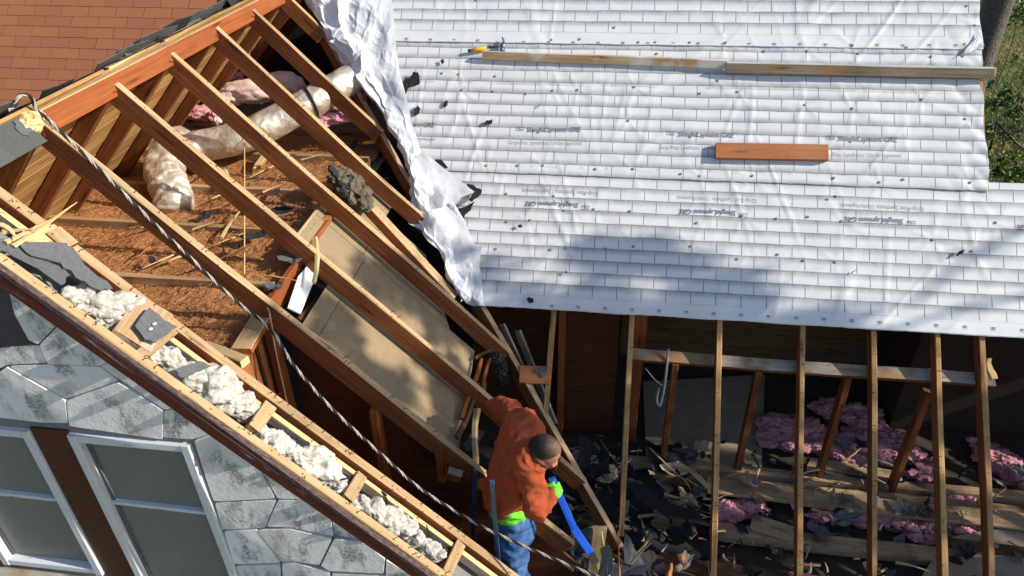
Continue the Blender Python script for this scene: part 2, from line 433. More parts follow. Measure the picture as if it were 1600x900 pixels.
def tube_geo(pts, r, ns=8, rs=None):
    pts = [V3(p) for p in pts]; vs, fs = [], []
    t0 = (pts[1]-pts[0]).normalized(); ref = t0.orthogonal().normalized()
    for i, p in enumerate(pts):
        t = (pts[min(i+1, len(pts)-1)]-pts[max(i-1, 0)]).normalized()
        ref = (ref - t*ref.dot(t)).normalized(); b = t.cross(ref)
        rr = rs[i] if rs else r
        for j in range(ns):
            a = 2*math.pi*j/ns; vs.append(p + ref*(rr*math.cos(a)) + b*(rr*math.sin(a)))
    for i in range(len(pts)-1):
        for j in range(ns):
            k = (j+1) % ns; fs.append((i*ns+j, i*ns+k, (i+1)*ns+k, (i+1)*ns+j))
    fs.append(tuple(range(ns-1, -1, -1))); fs.append(tuple(range((len(pts)-1)*ns, len(pts)*ns)))
    return vs, fs
def fbm(p, o=4, h=.5):
    s, a = 0, 1
    for k in range(o):
        s += a*noise.noise(p); p = p*2.03 + V3((3.1, 1.7, .3)); a *= h
    return s
_ico = {}
def ico(sub):
    if sub not in _ico:
        bm = bmesh.new(); bmesh.ops.create_icosphere(bm, subdivisions=sub, radius=1)
        _ico[sub] = ([v.co.copy() for v in bm.verts], [tuple(v.index for v in f.verts) for f in bm.faces]); bm.free()
    return _ico[sub]
def blobs(name, items, mat, parent=None, sub=4, amp=.35, freq=2.2, seed=0, ridged=False, smooth=True, hf=.12):
    """lumps run together: items = [(centre, (rx, ry, rz))]"""
    vs, fs = [], []; I = ico(sub)
    for q, (c, r) in enumerate(items):
        b = len(vs); c = V3(c); r = V3(r) if not isinstance(r, (int, float)) else V3((r, r, r))
        for d in I[0]:
            p = d*freq + V3((seed*7.1+q*3.3, q*1.9, seed))
            k = fbm(p, 3, .42)
            if ridged: k = .45-abs(k)*1.3
            s = 1 + amp*k + amp*hf*fbm(p*3.1, 3)
            vs.append(c + V3((d.x*r.x*s, d.y*r.y*s, d.z*r.z*s)))
        fs += [tuple(i+b for i in f) for f in I[1]]
    return mesh_obj(name, vs, fs, mat, parent, smooth=smooth)
def scrap(name, c, n, size, seed, mat='felt', parent=None, aspect=1., ang=0., curl=.15, th=.005, poly=None, flipn=False):
    """a torn flat scrap with a ragged outline and some curl"""
    rnd = random.Random(seed); n = V3(n).normalized(); c = V3(c)
    ux = n.orthogonal().normalized() if abs(n.x) > .9 else (X - n*n.x).normalized()
    uy = n.cross(ux); ca, sa = math.cos(ang), math.sin(ang)
    ax, ay = ux*ca+uy*sa, -ux*sa+uy*ca
    k = 18; ring = []
    if poly is None:
        for i in range(k):
            a = 2*math.pi*i/k; r = size*(.72+.45*noise.noise(V3((math.cos(a)*1.3, math.sin(a)*1.3, seed*1.7)))+rnd.uniform(-.13, .13))
            ring.append((r*math.cos(a), r*aspect*math.sin(a)))
    else:
        pts = []
        for i, p in enumerate(poly):
            q = poly[(i+1) % len(poly)]
            for t in (0, .35, .7):
                pts.append((p[0]+(q[0]-p[0])*t + (rnd.uniform(-.06, .06)*size if t else 0), p[1]+(q[1]-p[1])*t + (rnd.uniform(-.06, .06)*size if t else 0)))
        ring = pts; k = len(ring)
    cx = sum(p[0] for p in ring)/k; cy = sum(p[1] for p in ring)/k
    vs, fs = [], []
    kx, ky = rnd.uniform(-1, 1), rnd.uniform(-1, 1)
    def zz(x, y):
        return curl*(abs(kx)*(x*x)/max(size, .01)+abs(ky)*y*y/max(size, .01)) + curl*.4*size*noise.noise(V3((x*3/size, y*3/size, seed)))
    for lvl in (0, -th):
        vs.append(c+ax*cx+ay*cy+n*(zz(cx, cy)+lvl))
        for f in (.55, 1):
            for x, y in ring:
                x, y = cx+(x-cx)*f, cy+(y-cy)*f
                vs.append(c + ax*x + ay*y + n*(zz(x, y)+lvl))
    o = 2*k+1
    for i in range(k):
        j = (i+1) % k
        fs += [(0, 1+i, 1+j), (1+i, 1+k+i, 1+k+j, 1+j), (o, o+1+j, o+1+i), (o+1+i, o+1+j, o+1+k+j, o+1+k+i), (1+k+i, o+1+k+i, o+1+k+j, 1+k+j)]
    return mesh_obj(name, vs, fs, mat, parent)
def scrap_px(name, pts, plane, mat='felt', seed=1, parent=None, curl=.12, th=.005, lift=.012):
    """ragged scrap whose outline is given on the surface it lies on"""
    P = [plane(x, y, lift) for x, y in pts]
    n = (P[1]-P[0]).cross(P[2]-P[0]); n = sum(((P[i]-P[0]).cross(P[i+1]-P[0]) for i in range(1, len(P)-1)), V3()).normalized()
    if n.dot(CF) > 0: n = -n
    c = sum(P, V3())/len(P)
    ux = n.orthogonal().normalized() if abs(n.x) > .9 else (X - n*n.x).normalized(); uy = n.cross(ux)
    q = [((p-c).dot(ux), (p-c).dot(uy)) for p in P]
    size = max(math.hypot(*a) for a in q)
    return scrap(name, c, n, size, seed, mat, parent, curl=curl, th=th, poly=q)
def splinter(name, A, B, w, mat='pale', parent=None, seed=0, taper=(1, .1)):
    rnd = random.Random(seed); A, B = V3(A), V3(B); m = frame(A, B, Z if abs((B-A).normalized().z) < .9 else X); L = (B-A).length
    vs, fs = [], []; N = 5; S = 4
    for i in range(S+1):
        t = i/S; k = taper[0]+(taper[1]-taper[0])*t
        if 0 < i < S: k *= rnd.uniform(.85, 1.15)
        for j in range(N):
            a = 2*math.pi*j/N
            vs.append(m @ V3((L*t+rnd.uniform(-.02, .02)*w*8*(i in (0, S)), w*.5*k*math.cos(a)+w*.2*math.sin(t*5+seed), w*.32*k*math.sin(a))))
    for i in range(S):
        for j in range(N): fs.append((i*N+j, (i+1)*N+j, (i+1)*N+(j+1) % N, i*N+(j+1) % N))
    fs += [tuple(range(N)), tuple(range(S*N+N-1, S*N-1, -1))]
    return mesh_obj(name, vs, fs, mat, parent, mw=m)
def clip(poly, a, b, keep):
    """clip a 2-D polygon by coordinate a (0 or 1): keep side"""
    out = []
    for i, p in enumerate(poly):
        q = poly[(i+1) % len(poly)]; ip, iq = keep*(p[a]-b) >= 0, keep*(q[a]-b) >= 0
        if ip: out.append(p)
        if ip != iq:
            t = (b-p[a])/(q[a]-p[a]); out.append((p[0]+(q[0]-p[0])*t, p[1]+(q[1]-p[1])*t))
    return out
def clip_rect(poly, x0, x1, y0, y1):
    for a, b, k in ((0, x0, 1), (0, x1, -1), (1, y0, 1), (1, y1, -1)):
        if not poly: return poly
        poly = clip(poly, a, b, k)
    return poly
#==BODY==
# ================================================================== THE SETTING
def ground():
    vs, fs = [], []; n = 60
    def g(i): t = i/n*2-1; return math.copysign(abs(t)**2.2, t)*160
    for i in range(n+1):
        for j in range(n+1):
            x, y = 6+g(i), 14+g(j); vs.append((x, y, GZ + .12*noise.noise(V3((x*.25, y*.25, 0)))))
    for i in range(n):
        for j in range(n): fs.append((i*(n+1)+j, (i+1)*(n+1)+j, (i+1)*(n+1)+j+1, i*(n+1)+j+1))
    o = mesh_obj('ground', vs, fs, 'ground', smooth=True); o['kind'] = 'structure'
ground()

# ------------------------------------------------------------------ main roof: deck, frame
mr = thing('main_roof_frame', 'open wooden frame of the main roof with bare rafters below the white covering', 'roof frame', M_(1.5, .9))
DECK = -.005
lap1, lap2, lap3 = 3.2844, 2.0733, .9131
def vally(v):                                          # u of the valley on the main plane for a v
    A, B = M_(0, v), M_(1, v)
    # wing plane: WN.p = CW
    a, b = WN.dot(A)-CW, WN.dot(B)-CW
    return -a/(b-a)
def v_at_valley(u):
    a, b = vally(0), vally(1); return (u-a)/(b-a)
deck_h = .14
for k in range(18):                                    # roof deck boards under the sheet
    v0 = lap3+.035+k*deck_h
    if v0 > 4.9: break
    ul = max(vally(v0), vally(v0+deck_h))+.10
    ur = 2.97 if v0 > 1.98 else 6.2
    slab('deck_board', [M_(ul, v0, DECK), M_(ur, v0, DECK), M_(ur, v0+deck_h-.006, DECK), M_(ul+.05, v0+deck_h-.006, DECK)], MN, .019, 'gold', mr)
slab('deck_board', [M_(-2.9, 4.25, DECK-.022), M_(2.97, 4.25, DECK-.022), M_(2.97, 4.9, DECK-.022), M_(-2.9, 4.9, DECK-.022)], MN, .019, 'gold', mr)
# back slope closing the roof behind the ridge
p0 = M_(0, 4.9); BN = V3((0, sP, cP))
slab('rear_deck', [V3((-3, p0.y, p0.z)), V3((2.9, p0.y, p0.z)), V3((2.9, p0.y+4, p0.z-4.2)), V3((-3, p0.y+4, p0.z-4.2))], BN, .03, 'gold', mr)
RAFN = -.026
raf = [(860, 560), (985, 560), (1123, 560), (1254, 560), (1364, 560), (1468, 560), (1537, 560)]
for i, (px, py) in enumerate(raf):
    u = pm(px, py, RAFN).x
    du = [.0, .0, .012, .0, .0, .0, .0][i]
    vv = max(-1.5, v_at_valley(u)-.01)
    if i == 1: vv = uvpx(966, 838)[1]
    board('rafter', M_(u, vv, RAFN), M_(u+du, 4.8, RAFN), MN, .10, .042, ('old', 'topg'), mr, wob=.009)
for u in (3.5, 4.1, 4.7, 5.3, 5.9):
    board('rafter', M_(u, -1.5, RAFN), M_(u, 1.9, RAFN), MN, .10, .042, ('old', 'topg'), mr)
# purlin under the rafters and its studs
A = pm(986, 553, RAFN-.10); Bp = pm(1555, 594, RAFN-.10)
board('purlin', A, Bp, MN*.6+Z*.4, .05, .10, ('old', 'grayw'), mr, wob=.008)
splinter('broken_end', pm(1545, 560, RAFN-.02), pm(1551, 593, RAFN-.05), .07, 'pale', mr, 3, (.8, 1))
PZ = -4.98
for (a, b) in (((1060, 566), (1040, 725)), ((1190, 578), (1155, 740)), ((1330, 588), (1275, 752)), ((1455, 612), (1400, 767))):
    t = pm(a[0], a[1], RAFN-.13); bt = aty(b[0], b[1], t.y)
    board('stud', t, V3((t.x, t.y, bt.z)), X, .05, .09, ('old', 'old'), mr, toff=0)
# doorway post behind the purlin
t = aty(1000, 500, 5.05); board('post', V3((t.x, 5.05, -3.5)), V3((t.x, 5.05, -4.98)), -Y, .10, .12, ('oldlit', 'oldlit'), mr)
t = aty(878, 500, 5.05); board('post', V3((t.x, 5.05, -3.5)), V3((t.x, 5.05, -4.98)), -Y, .05, .06, ('oldlit', 'oldlit'), mr)
# blocking between the valley and the first rafter
a, b = pm(812, 584, -.03), pm(858, 586, -.03)
blk = board('blocking', a + MV*.07, b + MV*.07, MV, .145, .04, ('orange', 'orange'), mr)
scrap_px('felt_scrap', [(835, 576), (856, 573), (852, 588), (847, 590), (842, 583), (834, 581)], lambda x, y, n: pm(x, y, .0), 'feltg', 5, blk, lift=.0)
# valley rafter
va, vb = pm(972, 853, -.03), pm(500, 40, -.03)
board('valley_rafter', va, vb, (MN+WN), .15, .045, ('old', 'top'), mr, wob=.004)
va2 = pm(782, 520, -.02)
board('valley_board', pm(775, 505, -.05)+X*.07, pm(838, 640, -.30)+X*.06, (MN+WN), .09, .02, ('grayw', 'grayw'), mr)
board('valley_board', pm(800, 515, -.10)+X*.07, pm(860, 660, -.34)+X*.06, (MN+WN), .09, .02, ('grayw', 'grayw'), mr)
# jack rafters from the valley up under the covering
for y in (5.0, 5.6, 6.2):
    u = valley_x(y)+.02
    board('jack_rafter', M_(u, v_at_valley(u), RAFN), M_(u, 4.6, RAFN), MN, .10, .042, ('old', 'old'), mr)

# rooms below: back wall, panels, end walls, floors
hw = thing('attic_walls', 'dark brown board walls and panelling inside the opened attic', 'wall', V3((1, 6, -5)))
def quad(name, P, n, th, mat, parent, **k): return slab(name, P, n, th, mat, parent, **k)
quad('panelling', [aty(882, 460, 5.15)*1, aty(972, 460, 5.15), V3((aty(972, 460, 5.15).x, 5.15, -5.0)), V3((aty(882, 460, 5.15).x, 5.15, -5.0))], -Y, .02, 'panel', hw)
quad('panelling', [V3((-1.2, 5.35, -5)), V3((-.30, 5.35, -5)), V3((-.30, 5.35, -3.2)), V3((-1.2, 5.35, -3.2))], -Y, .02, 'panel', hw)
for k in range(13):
    z = -5+k*.19; quad('wall_board', [V3((.2, 6.4, z)), V3((2.9, 6.4, z)), V3((2.9, 6.4, z+.183)), V3((.2, 6.4, z+.183))], -Y, .02, 'wallb', hw)  # upright boards stand in for the shaded underside of the rear slope
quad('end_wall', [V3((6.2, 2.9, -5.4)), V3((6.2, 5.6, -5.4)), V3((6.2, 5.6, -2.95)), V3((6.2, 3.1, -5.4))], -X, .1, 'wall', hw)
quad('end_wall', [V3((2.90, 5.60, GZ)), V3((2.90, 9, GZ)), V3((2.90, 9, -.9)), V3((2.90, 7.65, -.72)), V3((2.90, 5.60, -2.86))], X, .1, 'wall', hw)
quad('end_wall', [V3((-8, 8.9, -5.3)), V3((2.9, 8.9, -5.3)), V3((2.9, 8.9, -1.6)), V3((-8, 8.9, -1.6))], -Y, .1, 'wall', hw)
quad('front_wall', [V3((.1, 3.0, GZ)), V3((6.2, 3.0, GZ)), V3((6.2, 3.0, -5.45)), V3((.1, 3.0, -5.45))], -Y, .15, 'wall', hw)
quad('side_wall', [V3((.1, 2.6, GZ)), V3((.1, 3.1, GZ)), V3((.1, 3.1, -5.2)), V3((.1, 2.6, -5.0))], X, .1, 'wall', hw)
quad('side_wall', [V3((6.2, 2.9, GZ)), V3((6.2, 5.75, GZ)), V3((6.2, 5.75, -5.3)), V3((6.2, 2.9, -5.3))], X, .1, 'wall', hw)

# ------------------------------------------------------------------ floor of the right attic
fl = thing('attic_floor', 'dusty open attic floor of joists and planks under the bare rafters', 'floor', V3((1.5, 4.4, -5)))
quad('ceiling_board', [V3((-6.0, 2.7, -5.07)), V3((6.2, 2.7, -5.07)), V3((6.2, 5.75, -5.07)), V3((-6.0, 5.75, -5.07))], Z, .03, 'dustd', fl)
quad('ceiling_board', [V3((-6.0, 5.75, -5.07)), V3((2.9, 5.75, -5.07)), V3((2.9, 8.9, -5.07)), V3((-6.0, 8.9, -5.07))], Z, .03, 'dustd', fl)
quad('rear_wall', [V3((2.86, 5.66, GZ)), V3((6.2, 5.66, GZ)), V3((6.2, 5.66, -2.73)), V3((2.86, 5.66, -2.73))], Y, .05, 'wall', hw)
def fboard(name, a, b, z, h, t, mats='attic', **k): return board(name, atz(*a, z), atz(*b, z), Z, h, t, mats, fl, **k)
fboard('joist', (975, 716), (1640, 778), -4.93, .12, .09, wob=.008)
fboard('joist', (1020, 738), (1640, 800), -4.95, .10, .07, wob=.008)
fboard('plank', (1105, 757), (1660, 822), -4.90, .03, .17, wob=.01)
fboard('joist', (1115, 822), (1490, 866), -4.90, .12, .10, wob=.008, rag=(.02, .03))
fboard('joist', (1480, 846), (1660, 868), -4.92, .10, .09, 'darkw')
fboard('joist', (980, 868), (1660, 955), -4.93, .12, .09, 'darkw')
fboard('plank', (1180, 815), (1235, 832), -4.86, .03, .16, rag=(.03, .02))
fboard('plank', (1270, 722), (1400, 742), -4.90, .025, .12, rag=(.04, .04))
dw = quad('plasterboard', [atz(1005, 596, -5.03), atz(1195, 585, -5.03), atz(1190, 735, -5.03), atz(1010, 722, -5.03)], Z, .015, 'dust', fl)
quad('plasterboard', [atz(1440, 900, -4.95), atz(1480, 840, -4.95), atz(1640, 810, -4.95), atz(1640, 940, -4.95)], Z, .015, 'dust', fl)

# ------------------------------------------------------------------ wing roof frame
wr = thing('gable_roof_frame', 'stripped gable roof frame of orange rafters running down from its ridge board', 'roof frame', V3((RX, 4, -2.6)))
RAFY = [3.371, 4.031, 4.686, 5.350, 5.993, 6.65, 7.3]
board('ridge_board', V3((RX+.02, 3.30, RZ+.005)), V3((RX+.02, 8.2, RZ+.005)), Z, .135, .042, ('oldlit', 'top'), wr, wob=.003, rag=(.02, 0), toff=0)
sr = S0 + .05
for i, y in enumerate(RAFY):
    xe = [-.12, -.06, -.74, -1.40, -2.04, -2.7, -2.95][i]
    h, t = (.135, .048)
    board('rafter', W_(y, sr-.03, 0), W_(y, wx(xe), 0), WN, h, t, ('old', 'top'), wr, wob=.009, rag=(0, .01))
# left slope: rafters and diagonal sheathing seen from inside, felt and caps outside
LSH = .0
for y in [2.72]+RAFY+[7.9]:
    board('left_rafter', L_(y-.03, .03, -.005), L_(y-.03, 2.1, -.005), LN, .095, .045, ('old', 'old'), wr, wob=.004)
p = [(22, 284), (76, 248)]
q0, q1 = pl(*p[0]), pl(*p[1])
def lys(P): return P.y, (P-RIDGE).dot(LD)
a0, a1 = lys(q0), lys(q1)
dy, ds = a1[0]-a0[0], a1[1]-a0[1]; L = math.hypot(dy, ds); dy, ds = dy/L, ds/L
nrm = (-ds, dy)
wbd = .135; rs = random.Random(4)
y0, y1, s0, s1 = 2.50, 8.2, .0, 2.15
cs = [(y*nrm[0]+s*nrm[1]) for y in (y0, y1) for s in (s0, s1)]
k = min(cs)
while k < max(cs):
    w = wbd*rs.uniform(.85, 1.1); gap = rs.uniform(.001, .006)
    e = 9
    strip = [(dy*t+nrm[0]*c, ds*t+nrm[1]*c) for t, c in ((-e, k), (e+4, k), (e+4, k+w-gap), (-e, k+w-gap))]
    pol = clip_rect(strip, y0, y1, s0-.03+rs.uniform(-.04, .03), s1)
    if len(pol) > 2:
        lift = rs.uniform(0, .004)
        slab('sheathing_board', [L_(y, s, .02+lift) for y, s in pol], LN, .02, 'gold', wr, xdir=LD*ds+Y*dy)
    k += w
# torn roof layers along the ridge
lf = thing('ridge_covering', 'torn grey ridge shingles and black felt along the top of the opened gable', 'roofing', V3((RX, 4, RZ)))
rq = random.Random(11)
vs, fs = [], []; n = 130
for i in range(n+1):
    y = 2.45+(8.4-2.45)*i/n
    a = .012+.03*fbm(V3((y*3.1, 0, 4)), 4)
    for s, nn in ((-a-.015, .035+.015*fbm(V3((y*2.3, 3, 0)))), (.3, .045+.02*fbm(V3((y*4, 5, 0)))), (.62, .035), (2.15, .03)):
        vs.append(L_(y, s, nn))
for i in range(n):
    for j in range(3): fs.append((i*4+j, i*4+j+1, i*4+j+5, i*4+j+4))
mesh_obj('felt_layer', vs, fs, 'felt', lf)
y = 2.45
while y < 3.12:
    slab('ridge_cap', [L_(y-.03, -.10+rq.uniform(-.02, .02), .062), L_(y+.22, -.09+rq.uniform(-.02, .02), .055), L_(y+.22, .2, .055), L_(y-.03, .2, .062)], LN, .007, 'grit', lf)
    slab('ridge_cap', [W_(y-.03, S0-.02, .022), W_(y+.20, S0-.02, .022), W_(y+.20, S0+.17, .02), W_(y-.03, S0+.17, .022)], WN, .006, 'grit', lf)
    y += .2
y = 3.55
while y < 8.2:
    if rq.random() < .8:
        e = -.03+rq.uniform(-.05, .04)
        L0 = rq.uniform(.25, .45)
        slab('torn_shingle', [L_(y, e, .07+rq.uniform(0, .02)), L_(y+L0*.5, e-rq.uniform(-.03, .03), .075), L_(y+L0, e+rq.uniform(-.02, .03), .07), L_(y+L0, .25, .06), L_(y, .27, .065)], LN, .006, 'grit' if rq.random() < .5 else 'felt', lf)
    y += rq.uniform(.18, .3)
scrap_px('felt_flap', [(180, 82), (205, 66), (300, 28), (298, 36), (262, 55), (225, 70), (190, 92)], lambda x, y, n: atx(x, y, RX-.10), 'feltg', 3, lf, curl=.2)
scrap_px('felt_flap', [(20, 190), (60, 168), (58, 200), (45, 212), (30, 205)], lambda x, y, n: pw(x, y, .03), 'feltg', 9, lf, curl=.1)
scrap_px('felt_flap', [(340, 2), (430, -40), (425, -20), (352, 8)], lambda x, y, n: atx(x, y, RX-.05), 'felt', 13, lf, curl=.2)
# nailing strip: pale broken edge of the top board between the rafters
for y in RAFY[:-1]:
    L0 = rq.uniform(.40, .60)
    board('broken_sheathing', V3((RX-.03, y+.06, RZ+.025)), V3((RX-.03, y+.06+L0, RZ+.022)), Z, .022, .05, ('pale', 'top'), wr, wob=.008, rag=(.02, .03))
blobs('splintered_ridge_end', [(pw(48, 192, .01), (.05, .06, .055)), (pw(40, 200, -.01), (.05, .05, .05)), (pw(56, 184, .02), (.03, .06, .03))], 'pale', wr, 3, .5, 3.5, 3, True, smooth=False)

# rake assembly at the gable end: inner rafter doubled, nailers, lookouts, outer trim and barge board
board('rake_rafter', W_(2.80, S0, -.0), W_(2.80, wx(-.05), -.0), WN, .10, .055, ('oldlit', 'top'), wr, wob=.005)
board('rake_nailer', W_(2.735, S0, -.03), W_(2.735, wx(-.05), -.03), WN, .07, .03, ('grayw', 'pale'), wr, wob=.006)
def rk(px, py, o=0): p = pw(px, py, o); return p
for (a, b, w) in (((398, 668), (424, 632), .075), ((545, 778), (566, 742), .07), ((700, 895), (722, 848), .07), ((213, 560), (278, 508), .065)):
    board('lookout', rk(*a, -.005), rk(*b, -.005), WN, .08, w, ('old', 'top'), wr, rag=(.006, .006))
lk = board('lookout_platform', rk(208, 530, .0), rk(243, 478, .0), WN, .04, .20, ('plankw', 'plankw'), wr, rag=(.008, .01))
scrap_px('felt_scrap', [(210, 510), (233, 481), (247, 490), (256, 500), (277, 511), (262, 522), (243, 536), (226, 530)], lambda x, y, n: pw(x, y, .035), 'feltg', 8, lk, curl=.1)
for a in ((241, 506), (235, 514)):
    blobs('roofing_nail', [(pw(*a, .045), (.012, .012, .006))], 'white', lk, 2, .05, 1, 1)
scrap_px('felt_scrap', [(273, 578), (312, 564), (330, 572), (303, 584), (283, 590)], lambda x, y, n: pw(x, y, .03), 'feltg', 21, wr, curl=.1)
board('barge_trim', W_(2.50, S0-.25, .0), W_(2.50, wx(-.2), .0), WN, .03, .05, ('pale', 'top'), wr, wob=.004)
board('peeling_trim', W_(2.461, S0-.25, -.008), W_(2.461, wx(-.2), -.008), WN, .03, .030, ('trim', 'trim'), wr, wob=.004)
board('barge_board', W_(2.459, S0-.25, -.0385), W_(2.459, wx(-.2), -.0385), WN, .075, .022, ('red', 'red'), wr, wob=.003)
# big felt sheet and cracked sheathing at the top of the rake
scrap_px('felt_sheet', [(28, 380), (105, 380), (118, 392), (140, 420), (176, 452), (150, 452), (126, 438), (112, 424), (98, 416), (72, 402), (50, 400)], lambda x, y, n: pw(x, y, .035), 'feltg', 31, wr, curl=.03)
scrap_px('felt_sheet', [(-10, 372), (26, 382), (46, 401), (70, 406), (96, 420), (110, 430), (96, 446), (40, 410), (-10, 388)], lambda x, y, n: pw(x, y, .022), 'feltg', 36, wr, curl=.03)
scrap_px('broken_board', [(30, 376), (55, 352), (85, 350), (108, 372), (100, 379), (60, 382)], lambda x, y, n: pw(x, y, .015), 'pale', 33, wr, curl=.03, th=.02)
board('board_end', pw(84, 358, .03), pw(112, 384, .03), WN, .05, .09, ('oldlit', 'top'), wr)
for i, (a, b) in enumerate((((20, 385), (122, 316)), ((8, 378), (88, 340)), ((2, 362), (60, 358)), ((0, 350), (30, 372)))):
    splinter('splinter', pw(*a, .03), pw(*b, .09), .035, 'pale', wr, i+3, (1, .15))

# ------------------------------------------------------------------ attic floor of the wing (ceiling joists under loose wool)
FZ = -2.555
wf = thing('gable_attic_floor', 'attic floor of the gable wing with joists showing through brown loose wool', 'floor', V3((-3, 4.2, FZ)))
xe = -2.07
quad('ceiling_board', [V3((-4.5, 2.9, FZ-.10)), V3((xe-.02, 3.12, FZ-.10)), V3((xe-.02, 8, FZ-.10)), V3((-4.5, 8, FZ-.10))], Z, .02, 'dust', wf)
for i, y in enumerate((3.05, 3.73, 4.45, 5.10, 5.80, 6.5)):
    board('joist', V3((-4.35, y, FZ+.035)), V3((xe-.06, y-.02, FZ+.035)), Z, .10, .042, ('attic', 'jtop'), wf, wob=.006)
board('header', V3((xe-.03, 3.08, FZ+.02)), V3((xe-.03, 5.6, FZ+.02)), Z, .14, .045, ('oldlit', 'oldlit'), wf)
board('top_plate', atz(385, 540, FZ+.03)+V3((-.02, -.03, 0)), atz(408, 492, FZ+.03), Z, .04, .12, ('oldlit', 'top'), wf)
board('plate_end', atz(318, 536, FZ+.05), atz(382, 560, FZ+.05), Z, .05, .06, ('pale', 'top'), wf)
vs, fs = [], []; nx, ny = 90, 110
xa, xb, ya, yb = -4.42, xe-.05, 2.95, 6.4
for i in range(nx+1):
    for j in range(ny+1):
        x = xa+(xb-xa)*i/nx; y = ya+(yb-ya)*j/ny
        h = -.03+.026*fbm(V3((x*2.2, y*2.2, 1)), 5, .6)+.010*fbm(V3((x*23, y*23, 4)), 3)
        vs.append((x, y, FZ+h))
for i in range(nx):
    for j in range(ny): fs.append((i*(ny+1)+j, (i+1)*(ny+1)+j, (i+1)*(ny+1)+j+1, i*(ny+1)+j+1))
w = mesh_obj('loose_wool', vs, fs, 'fibre', wf); w['kind'] = 'stuff'
def flecks(name, n, place, size, mats, parent, seed):
    r = random.Random(seed); vs, fs, fm = [], [], []
    for q in range(n):
        c = place(r)
        if c is None: continue
        a = r.uniform(0, 6.28); l = size*r.uniform(.4, 1.8)*(1+2.5*(r.random() < .05)); w = size*r.uniform(.06, .16)
        d = V3((math.cos(a), math.sin(a), r.uniform(-.35, .5)))*l*.5; e = V3((-d.y, d.x, 0)).normalized()*w; u = V3((0, 0, w))
        b = len(vs)
        vs += [c-d-e, c-d+e, c-d+u, c+d-e*.5, c+d+e*.5, c+d+u]
        fs += [(b, b+1, b+4, b+3), (b+1, b+2, b+5, b+4), (b+2, b, b+3, b+5)]; fm += [r.randrange(len(mats))]*3
    o = mesh_obj(name, vs, fs, mats, parent, fm); o['kind'] = 'stuff'; return o
def pl_floor(r):
    x, y = r.uniform(xa, xb), r.uniform(3.0, 6.2)
    return V3((x, y, FZ-.028+.026*fbm(V3((x*2.2, y*2.2, 1)), 5, .6)+r.uniform(.005, .03)))
flecks('wool_flecks', 14000, pl_floor, .018, ['fibre', 'straw', 'fibre', 'orange', 'darkw'], wf, 3)
# sloped ceiling panels fixed under the rafters
PN = -.175
def wp(x, y): return W_(y, wx(x), PN)
def panel(y0, y1, xa_, xb_, n=3):
    xs = [xa_+(xb_-xa_)*(i/n) for i in range(n+1)]
pn = thing('sloped_ceiling', 'tan plywood ceiling panel sloping under the gable rafters in dappled shade', 'ceiling panel', W_(4.3, wx(-1.5), PN))
s_t, s_m, s_b = wx(-2.06)+.02, wx(-1.70), wx(-1.02)
def sq(ya_, yb_, sa, sb, sbb=None): return [W_(ya_, sa, PN), W_(yb_, sa, PN), W_(yb_, sbb if sbb else sb, PN), W_(ya_, sb, PN)]
s_a = pw(497, 468, PN).dot(WD)
slab('panel', sq(4.06, 4.60, s_t, s_m-.002), WN, .012, 'ply', pn)
slab('panel', sq(3.40, 4.055, s_a, s_m-.002), WN, .012, 'ply', pn) if s_a < s_m-.03 else None
slab('panel', sq(3.40, 4.60, max(s_m, s_a-.0)+.002 if s_a > s_m else s_m+.002, s_b+.30, s_b+.18), WN, .012, 'ply', pn)
slab('panel', sq(4.605, 5.55, s_t, s_m-.03), WN, .012, 'ply', pn)
slab('panel', sq(4.605, 5.20, s_m-.026, s_b-.1, s_b-.55), WN, .012, 'ply', pn)
board('panel_edge', W_(4.08, s_t-.0, PN+.03), W_(4.6, s_t-.0, PN+.03), WN, .03, .02, ('old', 'top'), pn)
board('loose_plank', pw(586, 326, -.10), pw(712, 462, -.10), WN, .07, .10, ('oldlit', 'top'), wr, rag=(.01, .01))
# walls of the room under the wing
board('dark_pipe', pw(556, 452, -.15)-X*.2, pw(470, 500, -.22), WN, .05, .05, ('darkw', 'darkw'), wf)
quad('panelling', [V3((-2.0, 3.52, -2.7)), V3((.0, 3.52, -4.9)), V3((.0, 3.52, -5.1)), V3((-2.05, 3.52, -5.1))], -Y, .02, 'panel', hw)
for k, (ya_, yb_) in enumerate(((2.74, 2.95), (2.955, 3.16), (3.165, 3.22), (3.27, 3.36))):
    quad('panelling', [V3((xe+.0, ya_, FZ-.06)), V3((xe+.0, yb_, FZ-.06)), V3((xe+.0, yb_, -5)), V3((xe+.0, ya_, -5))], X, .02, 'opanel', hw)
for (a, b) in (((432, 508), (473, 650)), ((594, 632), (617, 755)), ((694, 690), (700, 740))):
    t = aty(*a, 3.40); bt = aty(*b, 3.40)
    board('stud', V3((t.x, 3.36, t.z)), V3((t.x, 3.36, max(bt.z, -4.9))), X, .05, .09, ('oldlit', 'oldlit'), wr)
board('cross_block', aty(701, 732, 3.3), aty(723, 740, 3.3), Z, .07, .06, ('old', 'plankw'), wr)
# broken ends at the foot of the panel
for i, (a, b, w, m) in enumerate((((742, 560), (768, 545), .04, 'darkw'), ((722, 655), (752, 560), .05, 'oldlit'), ((716, 685), (748, 600), .05, 'darkw'), ((745, 640), (741, 745), .06, 'pale'), ((728, 740), (748, 640), .10, 'felt'), ((752, 620), (765, 560), .05, 'oldlit'))):
    if m == 'felt': scrap('felt_strip', (pw(*a, -.12)+pw(*b, -.1))/2, WN, .20, 7, 'felt', pn, .35, 1.2)
    else: splinter('broken_stick', pw(*a, -.12), pw(*b, -.08), w, m, pn, i, (1, .6))
